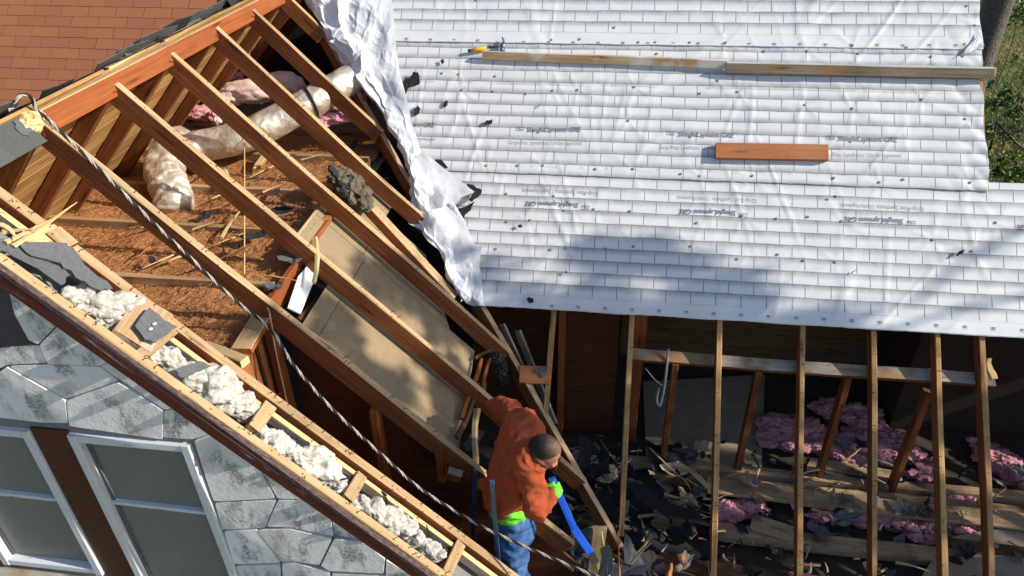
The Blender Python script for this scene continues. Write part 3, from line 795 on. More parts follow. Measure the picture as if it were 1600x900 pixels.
# bent nails left standing where the roof boards were pulled off
nv, nf = tube_geo([V3((0, 0, -.01)), V3((0, 0, .018)), V3((.004, 0, .030)), V3((.014, 0, .036))], .0022, 5)
nme = bpy.data.meshes.new('nail'); nme.from_pydata(nv, [], nf); nme.materials.append(MAT['rust'])
rq = random.Random(21)
def nail(p, up, par):
    x = (X+Y*rq.uniform(-1, 1)+V3((0, 0, rq.uniform(-1, 1)))); z = (up+V3((rq.gauss(0, .35), rq.gauss(0, .35), rq.gauss(0, .2)))).normalized(); x = (x-z*x.dot(z)).normalized(); y = z.cross(x)
    m = Matrix((x, y, z)).transposed().to_4x4(); m.translation = p; link(bpy.data.objects.new('nail', nme), par, m)
for y, n_, s1_ in ((2.50, 26, wx(-.5)), (2.80, 26, wx(-.4)), (2.735, 14, wx(-.5)), (3.371, 12, wx(-.8)), (4.031, 10, wx(-1.0)), (4.686, 9, wx(-.9)), (5.35, 6, wx(-1.5))):
    for q in range(n_): nail(W_(y+rq.uniform(-.015, .015), S0+.15+(s1_-S0-.15)*rq.random(), -.004), WN, wr)
for u in (pm(985, 560).x, pm(1123, 560).x, pm(1254, 560).x, pm(1364, 560).x, pm(1468, 560).x):
    for q in range(7): nail(M_(u+rq.uniform(-.01, .01), rq.uniform(-1.0, .8), RAFN-.004), MN, mr)
for k, pts in enumerate((((455, 690), (475, 694), (505, 720), (540, 752), (528, 756), (500, 735), (470, 712)), ((590, 770), (620, 790), (650, 812), (640, 818), (612, 800)), ((655, 825), (690, 850), (705, 868), (690, 868)), ((245, 548), (275, 545), (298, 562), (285, 566)))):
    scrap_px('felt_strip', pts, lambda x, y, n: pw(x, y, -.05), 'felt', 120+k, wr, curl=.5)
# ------------------------------------------------------------------ the white printed underlayment
us = thing('roof_underlayment', 'white printed roofing underlayment covering the main roof, torn and crumpled along its left edge', 'roof covering', M_(1, 2.2, 0))
NAILS = []
for ox, oy, L in ((800, 0, '640,178 248,255 425,250 790,270 895,270 1110,272 1335,272 905,340 1575,325 765,548 255,570 410,565 90,588 1285,508 1175,587 1410,578 727,757'),
                  (1200, 0, '1235,45 1285,168 1220,285 525,290 862,302 1212,358 1015,360 243,325 563,338 958,625 228,660 523,683 1228,747'),
                  (400, 0, '1380,8 1165,462 1270,468 1497,480 1290,565 1485,573 937,680'),
                  (800, 225, '38,138 195,138 522,160 757,160 1055,190 1173,203 1500,202 262,327 328,417 512,410 737,423 1437,450 115,478 1155,495 243,662 340,650 585,655 757,643 1117,642 1408,720'),
                  (1200, 225, '410,215 693,242 842,225 1257,245 52,468 248,457 457,485 1420,493 1028,600 60,692 222,730 420,740 1270,672'),
                  (400, 225, '1443,137 1567,313 1570,487 1500,657')):
    for q in L.split():
        a, b = q.split(','); NAILS.append((ox+int(a)/4, oy+int(b)/4))
NUV = [uvpx(*q) for q in NAILS]
rn = random.Random(5)
RAD = [(u, v, rn.uniform(0, 6.28), rn.uniform(.2, .5)) for u, v in NUV if rn.random() < .55]
def sheet_h(u, v):
    h = .006*noise.noise(V3((u*1.3, v*3.2, 0))) + .0035*noise.noise(V3((u*3.3+v*2.1, v*7-u*2, 5)))
    h += .003*noise.noise(V3((u*1.2, v*18, 8)))
    for ax, ay, f, s_ in ((.94, .34, 3.1, 11), (.80, -.60, 2.6, 21), (.99, -.10, 3.6, 31)):
        p, q = u*ax+v*ay, -u*ay+v*ax
        r = 1-abs(noise.noise(V3((p*f, q*.45, s_))))
        if r > .90: h += .0045*((r-.90)/.10)**1.5*max(0, noise.noise(V3((u*1.1, v*1.3, s_)))+.12)*2
    for a, b, an, l in RAD:                            # pulls that run out from the fasteners
        dx, dy = u-a, v-b; d = math.hypot(dx, dy)
        if d < l and d > .005:
            q = math.sin((math.atan2(dy, dx)-an)*5)
            if q > 0: h += .0042*q*q*(1-d/l)*min(1, d/.05)
    return h
# torn left edge as it runs down the roof, and the clean sheet's own border inside the crumpled part
TR = [uvpx(*q) for q in ((606, -14), (612, 60), (620, 120), (640, 200), (655, 250), (690, 300), (718, 345), (735, 385), (745, 430), (748, 470), (750, 480))]
TL = [uvpx(*q) for q in ((470, -22), (500, 40), (530, 95), (560, 128), (590, 165), (620, 222), (643, 272), (650, 345), (688, 395), (704, 440), (726, 472))]
def on_line(T, v):
    for (u0, v0), (u1, v1) in zip(T, T[1:]):
        if v1 <= v <= v0: return u0+(u1-u0)*(v0-v)/(v0-v1)
    return T[0][0] if v > T[0][1] else T[-1][0]
def sheet(name, v0, v1, ur, mat, lift, band, ph, ragl=.0):
    nv = int((v1-v0)/.0135); nu = 330
    vs, fs, uvs, pb = [], [], [], []
    for j in range(nv+1):
        for i in range(nu+1):
            v = v0+(v1-v0)*j/nv
            if j == 0: v += .006*noise.noise(V3((i*.06, v0, 2)))+.003*noise.noise(V3((i*.3, v0, 2)))
            ul = on_line(TR, v)-.06
            urr = ur(v)+.015*noise.noise(V3((v*4, 2, v0)))+.008*noise.noise(V3((v*14, 2, v0)))
            u = ul+(urr-ul)*i/nu
            e = max(0, 1-(v-v0)/.10)
            h = sheet_h(u, v)*(1-.5*(v-v0 < .03))+lift+.010*e*e*abs(noise.noise(V3((u*2.1, v0, 7))))
            ee = max(0, 1-(urr-u)/.45)                  # loose at the right edge
            h += ee*.02*(abs(noise.noise(V3((u*5+v*3, v*2.2, 17)))))
            vs.append(M_(u, v, h)); uvs.append((u, v-ph)); pb.append(1. if v < v0+band else 0.)
    for j in range(nv):
        for i in range(nu): fs.append((j*(nu+1)+i, j*(nu+1)+i+1, (j+1)*(nu+1)+i+1, (j+1)*(nu+1)+i))
    # turned-under lower and right edges give it an edge
    k = len(vs)
    for i in range(nu+1): vs.append(vs[i]-MN*.006+MV*.004); uvs.append(uvs[i]); pb.append(1)
    for i in range(nu): fs.append((i+1, i, k+i, k+i+1))
    o = mesh_obj(name, vs, fs, mat, us, smooth=True, uvs=uvs)
    at = o.data.attributes.new('plainband', 'FLOAT', 'POINT'); at.data.foreach_set('value', pb)
    return o
R1 = [uvpx(*q) for q in ((1531, -20), (1530, 20), (1532, 60), (1534, 100), (1529, 135), (1536, 148), (1536, 190), (1540, 225), (1546, 292))]
urt = lambda v: on_line(R1, v)
sheet('sheet', lap3, lap2+.08, lambda v: 5.6, 'sheetd', .004, .118, lap3+.118)
sheet('sheet', lap2, lap1+.08, urt, 'sheetu', .009, .0, lap2+.11)
sheet('sheet', lap1, 4.4, urt, 'sheetd', .014, .11, lap1+.12)
# three more pulls of the top layer rolled over the right edge
scrap_px('folded_corner', [(1508, 78), (1532, 50), (1536, 72), (1522, 78), (1500, 88)], lambda x, y, n: pm(x, y, .035), 'torn', 4, us, curl=.15)
def lift_of(v): return .014 if v > lap1 else (.009 if v > lap2 else .004)
# green fastener caps
cap_me = None
for (u, v) in NUV:
    p = M_(u, v, sheet_h(u, v)+lift_of(v)+.003)
    if cap_me is None:
        vs, fs = [], []
        for r, z in ((.0112, 0), (.0112, .003), (.0075, .005), (.007, .0035)):
            for k in range(12): a = k*math.pi/6; vs.append((r*math.cos(a), r*math.sin(a), z))
        vs.append((0, 0, .0035))
        for q in range(3):
            for k in range(12): fs.append((q*12+k, q*12+(k+1) % 12, q*12+12+(k+1) % 12, q*12+12+k))
        for k in range(12): fs.append((36+k, 36+(k+1) % 12, 48))
        cap_me = bpy.data.meshes.new('cap_nail'); cap_me.from_pydata(vs, [], fs); cap_me.materials.append(MAT['green'])
    m = Matrix((X, MV, MN)).transposed().to_4x4(); m.translation = p
    link(bpy.data.objects.new('cap_nail', cap_me), us, m)
# lettering that lies on the sheet
def letter(txt, px0, px1, flip=False, mat='ink', shear=.2, bold=.010, parent=us, name='lettering', hh=None):
    cu = bpy.data.curves.new('lettering', 'FONT'); cu.body = txt; cu.size = 1; cu.shear = shear; cu.offset = bold; cu.resolution_u = 2
    tmp = bpy.data.objects.new('tmp', cu); COL.objects.link(tmp)
    bpy.context.view_layer.update()
    me = bpy.data.meshes.new_from_object(tmp.evaluated_get(bpy.context.evaluated_depsgraph_get()))
    COL.objects.unlink(tmp); bpy.data.objects.remove(tmp)
    xs = [v.co.x for v in me.vertices]; x0, x1 = min(xs), max(xs)
    a, b = V3((*uvpx(*px0), 0)), V3((*uvpx(*px1), 0))
    d = b-a; L = d.length; d.normalize(); up = V3((-d.y, d.x, 0))
    sc = L/(x1-x0); hs = (hh/.72) if hh else sc
    vs = []
    for v in me.vertices:
        q = a + d*((v.co.x-x0)*sc) + up*(v.co.y*hs)
        vs.append(M_(q.x, q.y, sheet_h(q.x, q.y)+lift_of(q.y)+.0035))
    fs = [tuple(p.vertices) for p in me.polygons]
    bpy.data.meshes.remove(me)
    return mesh_obj(name, vs, fs, mat, parent)
def logo(px, py, w=.065, h=.035, flip=False, mat='ink', small=False):
    u, v = uvpx(px, py); vs, fs = [], []
    def rect(x0, y0, x1, y1):
        b = len(vs)
        for x, y in ((x0, y0), (x1, y0), (x1, y1), (x0, y1)):
            if flip: x, y = -x, -y
            vs.append(M_(u+x, v+y, sheet_h(u+x, v+y)+lift_of(v)+.0035))
        fs.append((b, b+1, b+2, b+3))
    t = .0035 if not small else .003
    a, c = w/2, h/2
    rect(-a, -c, a, -c+t); rect(-a, c-t, a, c); rect(-a, -c+t, -a+t, c-t); rect(a-t, -c+t, a, c-t)
    if not small:
        rect(-a*.6, 0, -a*.05, t*1.5); rect(a*.05, -c*.5, a*.6, -c*.5+t*1.5); rect(-a*.05, -c*.5, a*.05, c*.5)
    else:
        rect(-a*.3, -c*.4, a*.4, c*.4); rect(-a*1.2, -c*2.1, a*1.2, -c*1.9)
    mesh_obj('printed_mark', vs, fs, mat, us)
SL, GR = 'ShingleLayment-GRE', 'Grip-Rite Synthetic Underlayment'
for a, b, lg in (((823, 207), (908, 207), (813, 202)), ((1059, 214), (1147, 216), (1048, 209)), ((1308, 221), (1402, 223), (1297, 216))):
    letter(SL, a, b, hh=.045); logo(*lg)
letter('ment-GRE', (638, 199), (680, 200), hh=.045)
for a, b in (((795, 226), (910, 228)), ((1030, 234), (1145, 236)), ((1280, 245), (1408, 247))): letter(GR, a, b, mat='inkl', shear=0, bold=-.004, hh=.04)
letter('ayment', (652, 220), (680, 221), mat='inkl', shear=0, bold=-.004, hh=.04)
for a, b, lg in (((904, 318), (820, 315), (915, 325)), ((1150, 330), (1060, 327), (1161, 337)), ((1411, 343), (1317, 339), (1423, 349))):
    letter(SL, a, b, hh=.045); logo(*lg, flip=True)
letter('GRE', (1600, 352), (1588, 352), hh=.045)
for a, b in (((935, 300), (816, 295)), ((1182, 311), (1058, 306)), ((1443, 324), (1312, 318))): letter(GR, a, b, mat='inkl', shear=0, bold=-.004, hh=.04)
for k in range(26):                                    # small marks along the plain bands
    logo(819+k*38.2+k*k*.08, 67+k*.33, .03, .017, small=True) if k < 19 else None
for k in range(22): logo(862+k*41.5+k*k*.1, 478+k*1.85+k*k*.022, .03, .017, small=True)
for k in range(4): logo(636+k*37, 62+k*.8, .03, .017, small=True)
# ring marks printed on the middle lap
for k in range(18):
    px, py = 831+k*38.5+k*k*.18, 260.5+k*1.05; u, v = uvpx(px, py); vs, fs = [], []
    if px > 1535: break
    for q in range(12):
        a = q*math.pi/6
        for r in (.0075, .0098): vs.append(M_(u+r*math.cos(a), v+r*math.sin(a), sheet_h(u, v)+lift_of(v)+.0035))
    for q in range(12): fs.append((q*2, q*2+1, (q*2+3) % 24, (q*2+2) % 24))
    mesh_obj('printed_ring', vs, fs, 'inkl', us)
# crumpled torn strip hanging along the valley
DIRS = [(.72, -.69, .8, .20), (.80, .60, 1.5, .50), (.95, .25, 2.5, .40), (.35, .94, 2.1, .30), (.60, .78, 4.3, .20), (.98, -.2, 5.5, .13), (.1, .99, 8., .06)]
def crumple(name, TLp, TRp, n, k, amp, seed, base=.02, mat='torn', hang=.0):
    vs, fs = [], []; va_, vb_ = TLp[0][1], TLp[-1][1]
    for i in range(n+1):
        t = i/n*(len(TLp)-1); a = min(int(t), len(TLp)-2); f = t-a
        l = V3((*TLp[a], 0)).lerp(V3((*TLp[a+1], 0)), f); r = V3((*TRp[a], 0)).lerp(V3((*TRp[a+1], 0)), f)
        for j in range(k+1):
            s = j/k; q = l.lerp(r, s)
            e = math.sin(math.pi*min(1, s*1.05))**.6 if s > .5 else 1
            p = V3((q.x*2.6, q.y*1.7, seed))
            c1 = 1-abs(noise.noise(p*1.25))*2.2; c2 = .6-abs(noise.noise(p*3.1+V3((3, 1, 0))))*2; c3 = .5-abs(noise.noise(p*7.3))*2
            d1 = q.x*.72-q.y*.69; d2 = q.x*.69+q.y*.72
            e1 = .55-abs(noise.noise(V3((d1*1.0+.35*noise.noise(p), d2*4.2+.5*noise.noise(p*1.3), seed))))*2.4
            e2 = .5-abs(noise.noise(V3((d1*2.7+.5*noise.noise(p*2), d2*6.5, seed+3))))*2.2
            e3 = .5-abs(noise.noise(V3((d1*5.5+d2*3, d2*8-d1*3, seed+6))))*2.2
            w = 1-s*s*.9; F = 0
            for dx_, dy_, f_, a_ in DIRS:
                z_ = (q.x*dx_+q.y*dy_)*f_+.45*noise.noise(V3((q.x*1.6+f_, q.y*1.6, seed+a_*9))); z_ -= math.floor(z_); F += a_*(1-4*abs(z_-.5))*(.55+.9*noise.noise(V3((q.x*2.1, q.y*2.1, f_*3.3+seed))))
            h = base + amp*(c1*.30+F+c3*.06)*w
            if s < .12: h -= hang*(1-s/.12)
            jx = (.05*noise.noise(p*2+V3((9, 0, 0)))+.035*noise.noise(p*5))*w; jy = .05*noise.noise(p*2+V3((0, 9, 0)))*w
            vs.append(M_(q.x+jx, q.y+jy, max(h, .008)))
    for i in range(n):
        for j in range(k): fs.append((i*(k+1)+j, (i+1)*(k+1)+j, (i+1)*(k+1)+j+1, i*(k+1)+j+1))
    o = mesh_obj(name, vs, fs, mat, us, smooth=False)
    md = o.modifiers.new('thick', 'SOLIDIFY'); md.thickness = .002; md.offset = -1
    return o
TRo = [(u+.05, v) for u, v in TR]
crumple('torn_edge', TL, TRo, 340, 100, .125, 3, .075, hang=.06)
P2 = lambda L: [uvpx(*q) for q in L]
crumple('torn_edge', P2([(520, 72), (565, 110), (612, 180), (640, 250), (655, 262)]), P2([(560, 60), (600, 120), (632, 180), (655, 240), (662, 262)]), 110, 50, .06, 8, .09)
crumple('torn_flap', P2([(650, 252), (648, 300), (652, 348)]), P2([(668, 246), (745, 306), (700, 326)]), 50, 40, .035, 12, .11)
crumple('torn_flap', P2([(648, 350), (668, 372), (690, 398), (712, 418)]), P2([(700, 326), (728, 350), (742, 382), (752, 402)]), 60, 40, .05, 15, .10)
crumple('torn_flap', P2([(700, 398), (704, 440), (722, 474)]), P2([(755, 388), (752, 420), (728, 430)]), 50, 30, .045, 18, .09)

# loose black felt scraps on the white sheet, each where it lies
def on_sheet(x, y, n): return pm(x, y, .012+n)
FS = [('large upright torn black felt piece standing on the white sheet by the crumpled edge', [(621, 160), (626, 140), (634, 122), (643, 125), (646, 113), (653, 113), (656, 128), (648, 133), (640, 135), (630, 150), (621, 168)]),
      ('small black felt crumb on the white sheet below the hammer', [(688, 94), (693, 92), (694, 98), (690, 100)]),
      ('oval black felt scrap on the white sheet beside the letters', [(646, 182), (648, 170), (653, 164), (657, 170), (654, 178)]),
      ('small round black felt scrap right of the tall torn piece', [(692, 166), (695, 158), (700, 157), (699, 164), (695, 168)]),
      ('dark felt scrap with a pale splinter on the white sheet above the slanted lettering', [(756, 193), (760, 188), (770, 187), (768, 193), (759, 195)]),
      ('jagged black felt scrap at the corner of the white flap', [(656, 240), (662, 252), (680, 250), (690, 249), (700, 262), (685, 271), (670, 265), (659, 256)]),
      ('black felt piece sticking out above the tip of the white flap', [(727, 296), (731, 287), (742, 291), (753, 297), (749, 306), (738, 316), (733, 312), (745, 300)]),
      ('long black felt piece under the folded white flap', [(704, 326), (722, 325), (742, 316), (736, 328), (726, 336), (724, 345), (714, 338)]),
      ('little black felt chip on the row of rings left of centre', [(808, 353), (813, 350), (817, 354), (812, 356)]),
      ('black felt chip near the lower white hem at the left', [(823, 468), (826, 464), (833, 466), (834, 472), (827, 474)]),
      ('curved grey felt sliver on the white sheet near the right edge', [(1493, 400), (1498, 393), (1507, 390), (1505, 395), (1497, 400)]),
      ('tiny black felt crumb among the shaded lower courses', [(883, 424), (886, 423), (886, 427), (884, 427)]),
      ('tiny black felt crumb below the middle lap on the right', [(1302, 306), (1306, 305), (1306, 309), (1303, 309)]),
      ('black felt scrap caught in the lowest fold of the torn edge', [(696, 412), (704, 398), (716, 400), (718, 408), (706, 416), (700, 420)])]
for i, (lb, pts) in enumerate(FS):
    o = scrap_px('felt_scrap', pts, on_sheet, 'felt', 40+i, curl=.18 if i else .3, lift=.02 if i not in (5, 6, 7) else .05)
    tag(o, lb, 'felt scrap', 'black felt scraps on the white sheet')
for i, (a, b, lb) in enumerate((((1330, 427), (1340, 420), 'thin wood sliver on the white sheet near the lower right'), ((840, 168), (846, 160), 'thin dark sliver on the white sheet above the slanted lettering'), ((766, 196), (774, 184), 'pale wood splinter beside a dark felt scrap on the white sheet'))):
    tag(splinter('splinter', pm(*a, .02), pm(*b, .03), .012, 'darkw' if i < 2 else 'pale', None, i), lb, 'splinter')

# ------------------------------------------------------------------ planks, hammer
def loose(name, a, b, h, t, mats, lb, cat, grp=None, off=.0, up=MN, **k):
    o = board(name, pm(*a, off), pm(*b, off), up, h, t, mats, None, **k); return tag(o, lb, cat, grp)
def lying(name, a, b, hgt, wid, mats, lb, cat, grp=None, **k):
    # board lying on the sheet: a, b are its lower front edge in the picture
    A, B = pm(*a, .018), pm(*b, .018)
    return tag(board(name, A+MV*wid/2+MN*hgt, B+MV*wid/2+MN*hgt, MN, hgt, wid, mats, None, **k), lb, cat, grp)
def toe(a, b, h, t, mats, lb, **k):
    U = (MN*.62+MV*.78).normalized(); A, B = pm(*a, .016), pm(*b, .016); o = MV*(h*.80+t*.28)+MN*(h*.62+t*.40)
    return tag(board('plank', A+o, B+o, U, h, t, mats, None, **k), lb, 'plank', 'planks laid along the white roof')
toe((755, 95), (1134, 111), .072, .036, ('plankw', 'plankw'), 'long tan plank with chalky patches lying left on the white roof', wob=.005, ch=.005)
toe((1134, 118), (1546, 127), .082, .060, ('plankb', 'chalk'), 'long grey weathered plank lying right on the white roof, sticking past its edge', wob=.005, rag=(.003, .010))
lying('short_board', (1117, 250), (1292, 253), .045, .135, ('orange', 'orange'), 'short orange brown board lying alone in the middle of the white roof', 'board', wob=.002)
def hammer(h0, h1, head_dir, plane_n, lb, mats, L=.3):
    H = thing('hammer', lb, 'hammer', h0)
    d = (h1-h0).normalized(); n = plane_n
    tube('grip', [h0, h0+d*L*.2, h0+d*L*.55], .016, mats[0], H, 10, rs=[.014, .0165, .014])
    tube('shaft', [h0+d*L*.55, h1], .009, 'steel', H, 8)
    tube('grip_end', [h0-d*.022, h0+d*.004], .018, 'blackr', H, 10, rs=[.013, .017])
    hd = head_dir.normalized()
    tube('head', [h1-hd*.055, h1-hd*.03, h1-hd*.028, h1, h1+hd*.02], .02, mats[1], H, 10, rs=[.020, .021, .015, .019, .016])
    for s in (-1, 1):
        q = hd.cross(d).normalized()*.008*s
        tube('claw', [h1+hd*.015+q*.5, h1+hd*.045+q-d*.004, h1+hd*.075+q*1.6-d*.022], .006, mats[1], H, 6, rs=[.013, .010, .005])
    return H
hammer(pm(735, 79, .04), pm(786, 71, .045), MV*1.0+X*.15+MN*.1, MN, 'yellow handled hammer lying above the left plank on the white roof', ('yellow', 'steelb'), .27)
hammer(atz(592, 221, FZ+.06), atz(553, 225, FZ+.06), Y*.9-X*.2, Z, 'yellow and black hammer lying in the attic below the valley', ('yellow', 'blackr'), .27)
# ------------------------------------------------------------------ stone gable wall with its two windows and vent
YW = 2.60
gw = thing('stone_gable_wall', 'pale grey painted flagstone gable wall with dark stains and two tall windows', 'wall', V3((RX, YW, GZ)))
def wz(px, py, d=0): return aty(px, py, YW-d)
def rk_z(x, y=YW): return (CW - WN.x*x)/WN.z            # roof plane height over x at y
bx = [(-6.3, GZ), (0.2, GZ), (0.2, -5.0), (-3.05, rk_z(-3.05)-.10), (-6.3, -5.0)]
# backing with real openings: drawn as strips round them
W2 = (-2.93, -2.20, -4.26, -2.86); W1 = (-3.90, -3.17, -4.26, -2.86)
def wall_top(x): return min(rk_z(x), rk_z(2*RX-x))-.20
xs = sorted({-6.3, 0.2, RX, W1[0], W1[1], W2[0], W2[1]})
for a, b in zip(xs, xs[1:]):
    op = [w for w in (W1, W2) if w[0] <= a+1e-6 and b <= w[1]+1e-6]
    rng = [(GZ, op[0][2]), (op[0][3], None)] if op else [(GZ, None)]
    for z0, z1 in rng:
        ta, tb = (z1, z1) if z1 is not None else (wall_top(a), wall_top(b))
        slab('wall_core', [V3((a, YW+.012, z0)), V3((b, YW+.012, z0)), V3((b, YW+.012, tb)), V3((a, YW+.012, ta))], -Y, .17, 'grooves', gw)
STN = [[(12, 440), (40, 470), (92, 504), (60, 537), (46, 530), (24, 490)],
       [(63, 538), (94, 507), (130, 530), (165, 557), (168, 564), (157, 571), (75, 568)],
       [(-12, 546), (46, 540), (61, 541), (72, 567), (12, 570), (-12, 580)],
       [(14, 572), (75, 570), (156, 573), (184, 595), (104, 623)],
       [(-12, 590), (11, 573), (102, 625), (106, 660), (62, 659), (-12, 650)],
       [(105, 626), (185, 597), (255, 641), (254, 686), (180, 675), (109, 665)],
       [(159, 572), (170, 565), (276, 637), (257, 639)],
       [(257, 642), (279, 639), (334, 675), (300, 686), (256, 683)],
       [(304, 688), (336, 677), (400, 722), (404, 730), (430, 778), (334, 783)],
       [(406, 727), (440, 752), (482, 780), (434, 778)],
       [(435, 781), (484, 782), (516, 810), (521, 837), (452, 823), (417, 822)],
       [(519, 812), (571, 844), (524, 836)],
       [(336, 786), (432, 781), (414, 824), (348, 827)],
       [(350, 830), (400, 827), (438, 879), (366, 881)],
       [(403, 828), (452, 826), (519, 841), (499, 882), (458, 876), (441, 877)],
       [(523, 841), (572, 848), (601, 872), (599, 895), (516, 891), (502, 883)],
       [(604, 874), (650, 902), (690, 940), (603, 905)],
       [(369, 884), (437, 882), (440, 935), (385, 935)],
       [(441, 881), (459, 879), (515, 895), (515, 935), (444, 935)],
       [(519, 896), (600, 899), (640, 935), (520, 935)]]
rs = random.Random(2)
for k, pts in enumerate(STN):
    P = [wz(*q) for q in pts]; c = sum(P, V3())/len(P)
    Q = []
    for i, p in enumerate(P):                          # soften the outline a little
        a, b = P[i-1], P[(i+1) % len(P)]
        Q += [p.lerp(a, .12), p.lerp((a+b)/2, .025), p.lerp(b, .12)]
    Q = [c+(p-c)*(1+.0015/(p-c).length) for p in Q]
    pr = rs.uniform(0, .006)
    Q = [p-Y*pr for p in Q]
    slab('stone', Q, -Y, .03, 'stone', gw, ch=.0015)
# stones beyond the picture edge
for (x0, x1, z0, z1) in ((-5.2, -4.0, -4.2, -3.6), (-4.9, -4.0, -3.58, -3.1), (-5.9, -4.5, -5.0, -4.25), (-4.45, -3.3, -5.0, -4.35), (-3.25, -2.2, -5.0, -4.4), (-2.1, -1.2, -5.0, -4.4), (-1.1, -.1, -5.0, -4.6)):
    slab('stone', [V3((x0, YW, z0)), V3((x1, YW, z0+.03)), V3((x1-.04, YW, z1)), V3((x0+.05, YW, z1-.04))], -Y, .03, 'stone', gw, ch=.005)
# louvred vent below the peak
for k in range(10):
    z = -1.84-k*.07
    t = [aty(10, 448, YW), aty(60, 540, YW)]
    xr = t[0].x+(t[1].x-t[0].x)*(z-t[0].z)/(t[1].z-t[0].z)
    slab('vent_slat', [V3((-3.7, YW+.010, z)), V3((xr+.02, YW+.010, z)), V3((xr+.0, YW+.005, z-.066)), V3((-3.7, YW+.005, z-.066))], V3((0, -1, .25)), .01, 'ventw', gw)
# windows
def window(x0, x1, z0, z1, zr):
    fw = .05
    wn = mesh_obj('window', [V3((x0+.01, YW+.05, z0)), V3((x1-.01, YW+.05, z0)), V3((x1-.01, YW+.05, z1)), V3((x0+.01, YW+.05, z1)), V3((x0+.01, YW+.09, z0)), V3((x1-.01, YW+.09, z0)), V3((x1-.01, YW+.09, z1)), V3((x0+.01, YW+.09, z1))],
                  [(0, 1, 2, 3), (7, 6, 5, 4), (0, 4, 5, 1), (1, 5, 6, 2), (2, 6, 7, 3), (3, 7, 4, 0)], 'wall', gw)
    for a in (x0+fw/2, x1-fw/2): board('frame', V3((a, YW-.022, z0)), V3((a, YW-.022, z1)), -Y, .085, fw, ('chip', 'chip'), wn, wob=.002)
    board('frame', V3((x0+fw, YW-.020, z1-fw/2)), V3((x1-fw, YW-.020, z1-fw/2)), -Y, .08, fw, ('chip', 'chip'), wn, wob=.002)
    board('frame', V3((x0+fw, YW-.018, z0+fw/2)), V3((x1-fw, YW-.018, z0+fw/2)), -Y, .08, fw, ('chip', 'chip'), wn, wob=.003)
    board('meeting_rail', V3((x0+fw, YW+.004, zr)), V3((x1-fw, YW+.004, zr-.006)), -Y, .04, .024, ('chip', 'chip'), wn, wob=.003)
    for a, s in ((x0+fw+.012, 1), (x1-fw-.012, -1)): board('stop', V3((a, YW+.022, z0+fw)), V3((a, YW+.022, z1-fw)), -Y, .03, .02, ('feltg', 'feltg'), wn)
    for za, zb in ((zr+.012, z1-fw), (z0+fw, zr-.012)):
        slab('pane', [V3((x0+fw, YW+.035, za)), V3((x1-fw, YW+.035, za)), V3((x1-fw, YW+.035, zb)), V3((x0+fw, YW+.035, zb))], -Y, .006, 'glass', wn)
    return wn
b2 = aty(330, 893, YW).z
window(-2.93, -2.20, -4.26, -2.86, -3.44)
window(-3.90, -3.17, aty(100, 884, YW).z-.03, -2.86, -3.46)
board('mullion', V3((-3.05, YW-.004, -4.4)), V3((-3.05, YW-.004, -2.84)), -Y, .05, .225, ('redm', 'redm'), gw, wob=.002)
zz = aty(60, 884, YW).z
board('sill', V3((-4.0, YW-.03, zz-.045)), V3((-3.17, YW-.03, zz-.055)), Z*.9-Y*.4, .06, .12, ('grayw', 'grayw'), gw, wob=.006)
board('casing', V3((-3.965, YW-.012, -4.3)), V3((-3.965, YW-.012, -2.8)), -Y, .05, .11, ('grayw', 'red'), gw, wob=.004)
# mortar lumps on the wall head between the barge board and the rake rafter
def foam(lb, pxs, seed):
    it = []
    for x, y, r in pxs: it.append((pw(x, y, -.075), (r*1.25, r*.95, r*1.0)))
    o = blobs('mortar_lump', it, 'foam', None, 5, .5, 1.25, seed, False, smooth=True, hf=.06)
    tag(o, lb, 'mortar lump', 'mortar lumps along the wall head')
foam('rough white mortar lumps above the platform at the top of the rake', [(112, 470, .06), (132, 468, .075), (150, 476, .08), (168, 488, .07), (186, 484, .075), (200, 478, .06), (175, 500, .06), (158, 494, .06), (200, 492, .05)], 3)
foam('long white mortar heap along the middle of the rake', [(246, 555, .05), (262, 560, .06), (285, 578, .06), (305, 590, .075), (325, 598, .085), (342, 600, .085), (352, 625, .075), (372, 632, .075), (388, 640, .06), (335, 620, .07), (300, 585, .05)], 5)
foam('smooth mortar lump between two lookouts on the rake', [(408, 682, .06), (428, 692, .06), (445, 700, .05), (478, 716, .085), (500, 730, .085), (518, 748, .06), (462, 712, .06), (528, 762, .045)], 7)
foam('lowest pale mortar heap near the bottom of the rake', [(562, 788, .05), (585, 800, .07), (608, 812, .075), (630, 825, .065), (648, 842, .055), (668, 856, .055), (682, 868, .04), (596, 812, .06)], 9)

# ------------------------------------------------------------------ brown shingled roof beyond the ridge
BO = CM-.62
def pb(px, py, n=0): return hit(px, py, MN, BO+n)
def B_(u, v, n=0): return X*u + MV*v + MN*(BO+n)
sh = thing('shingled_roof', 'brown tab shingle roof beyond the ridge in sunlight', 'roof', B_(-5.5, 3.6))
ua, va_ = uv_m(pb(-60, 260)); ub, vb_ = uv_m(pb(430, -30))
def b_lim(v):                                          # where that roof runs into the gable's left slope
    a, b = (B_(0, v)-RIDGE).dot(LN), (B_(1, v)-RIDGE).dot(LN); return min(-a/(b-a), RX)
slab('shingle_bed', [B_(-9, .2, -.008), B_(b_lim(.2), .2, -.008), B_(b_lim(2.0), 2.0, -.008), B_(b_lim(6), 5.2, -.008), B_(-9, 5.2, -.008)], MN, .03, 'shinglebed', sh)
